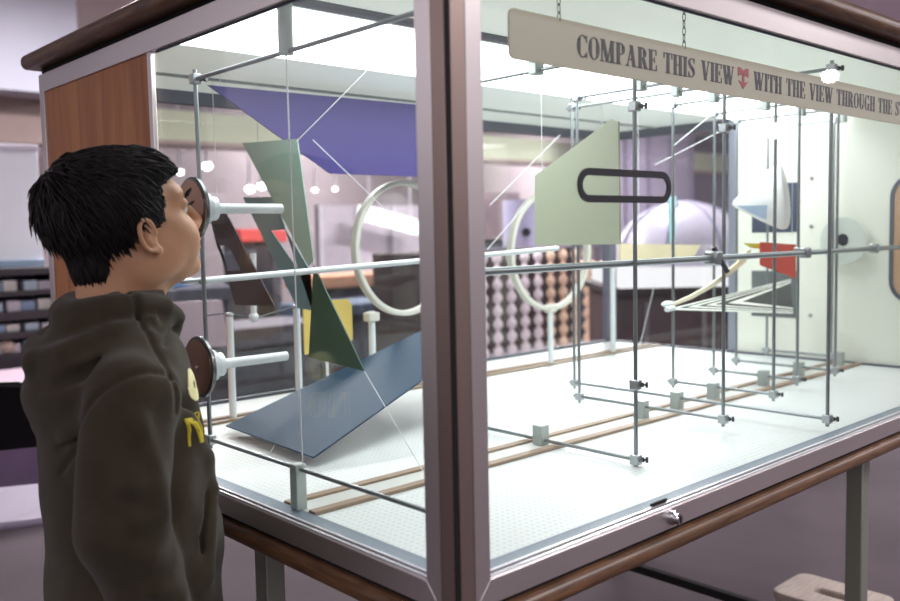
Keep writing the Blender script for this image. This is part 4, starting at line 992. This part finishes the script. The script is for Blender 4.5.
for k in (-.3, 0, .3): obox(dc+u*k-v*.425, .012, .006, .05, .84).build('batten', mat('batten_grey', (124, 112, 120), .6), dm)
# step stool under the case
ST = wood('stool_ash', (176, 160, 150), (206, 192, 180), (3, 30, 3), .6, 5)
st = thing('step_stool', 'pale wooden step stool with a hand slot in its top, on the dark floor', 'stool', (1.585, .252, 0))
cx, cy = 1.585, .252
o = [(x, y, .228) for x, y in [(cx+a-1.0, cy+b) for a, b in rrect(.907, 1.093, -.13, .13, .03, 7)]]
n4 = len(o)
i_ = []
for k, (x, y) in enumerate([(cx+b, cy+a) for a, b in rrect(-.05, .05, -.018, .018, .017, 7)]): i_.append((x, y, .228))
# match the two outlines by angle
def resample(pts, m=64):
    c = np.mean(pts, 0); ang = [math.atan2(p[1]-c[1], p[0]-c[0]) for p in pts]; q = sorted(zip(ang, pts)); A_ = [a for a, _ in q]; out = []
    for k in range(m):
        t_ = -math.pi+2*math.pi*k/m; X = np.interp(t_, A_, [p[0] for _, p in q], period=2*math.pi); Y = np.interp(t_, A_, [p[1] for _, p in q], period=2*math.pi); out.append((X, Y, pts[0][2]))
    return out
MB().ringprism(resample(o), resample(i_), (0, 0, .022)).build('top', ST, st, .004)
for s in (-1, 1):
    if s > 0: box(cx-.025, cx+.025, cy-.06, cy+.06, .215, .229).build('slot_shade_block', BLACK, st)  # black block under the slot stands in for the shade inside it
    MB().prism([(cx-.085, cy+s*.105-.009, .228), (cx+.085, cy+s*.105-.009, .228), (cx+.105, cy+s*.105-.009, 0), (cx+.05, cy+s*.105-.009, 0), (cx+.03, cy+s*.105-.009, .09), (cx-.03, cy+s*.105-.009, .09), (cx-.05, cy+s*.105-.009, 0), (cx-.105, cy+s*.105-.009, 0)], (0, .018, 0)).build('side_leg', ST, st, .003)
box(cx-.01, cx+.01, cy-.096, cy+.096, .10, .16).build('brace', ST, st, .003)

# ================================================================== LIGHT
w = bpy.data.worlds.new('World'); SC.world = w; w.use_nodes = True
bg = w.node_tree.nodes['Background']; bg.inputs[0].default_value = (*lin((206, 199, 207)), 1)
g_ = w.node_tree.nodes.new('ShaderNodeTexCoord'); sx = w.node_tree.nodes.new('ShaderNodeSeparateXYZ'); mr = w.node_tree.nodes.new('ShaderNodeMapRange')
w.node_tree.links.new(g_.outputs['Generated'], sx.inputs[0]); w.node_tree.links.new(sx.outputs['Z'], mr.inputs['Value']); w.node_tree.links.new(mr.outputs[0], bg.inputs[1])
for k_, v_ in (('From Min', -.02), ('From Max', .34), ('To Min', .24), ('To Max', 2.3)): mr.inputs[k_].default_value = v_
def area(x, y, e, sx=1.6, sy=.7, z=RZ-.06):
    l = bpy.data.lights.new('hall_or_fill_light', 'AREA'); l.shape = 'RECTANGLE'; l.size = sx; l.size_y = sy; l.energy = e; l.color = (1, .95, .97)
    o = bpy.data.objects.new('hall_or_fill_light', l); COL.objects.link(o); o.location = (x, y, z)
for x, y, e in ((-2, -3.5, 40), (3.5, -3, 70), (8, -2, 140), (2, 5, 300), (7, 5, 480), (12, 6, 600), (1, 10.8, 130), (8, 11.5, 230), (15, 11.5, 300), (3.9, 2.7, 120), (2.4, -2.4, 95)): area(x, y, e)  # the last two are fills added to brighten dome and bulbs, and sign
# panel lamps the light comes from
for x, y, lb in ((2, 5, 'rectangular ceiling lamp over the left part of the hall'), (7, 5, 'rectangular ceiling lamp over the middle of the hall'), (12, 6, 'rectangular ceiling lamp over the far right of the hall')):
    t = thing('ceiling_lamp', lb, 'lamp', (x, y, RZ-.05)); MB().ringprism([(x-.85, y-.4, RZ-.05), (x+.85, y-.4, RZ-.05), (x+.85, y+.4, RZ-.05), (x-.85, y+.4, RZ-.05)], [(x-.8, y-.35, RZ-.05), (x+.8, y-.35, RZ-.05), (x+.8, y+.35, RZ-.05), (x-.8, y+.35, RZ-.05)], (0, 0, .05)).build('lamp_frame', LILAC, t)
    box(x-.8, x+.8, y-.35, y+.35, RZ-.03, RZ-.02).build('diffuser', emit('panel_glow', (255, 246, 250), 4) if 'panel_glow' not in MATS else MATS['panel_glow'], t)

# ================================================================== CAMERA
cam = bpy.data.cameras.new('camera'); co = bpy.data.objects.new('camera', cam); COL.objects.link(co)
m3 = Matrix([[MR[0][i], -MR[1][i], -MR[2][i]] for i in range(3)]); co.matrix_world = Matrix.Translation(Vector(CAM))@m3.to_4x4()
cam.sensor_fit = 'HORIZONTAL'; cam.sensor_width = 36; cam.lens = FPX/900*36; cam.clip_start = .02
cam.dof.use_dof = True; cam.dof.focus_distance = 1.55; cam.dof.aperture_fstop = 3.4
SC.camera = co
SC.view_settings.view_transform = 'Standard'; SC.view_settings.look = 'None'; SC.view_settings.gamma = 1; SC.view_settings.use_curve_mapping = False
SC.view_settings.exposure = 0
SC.cycles.use_denoising = True; SC.cycles.transparent_max_bounces = 24; SC.cycles.max_bounces = 10; SC.cycles.sample_clamp_indirect = 6
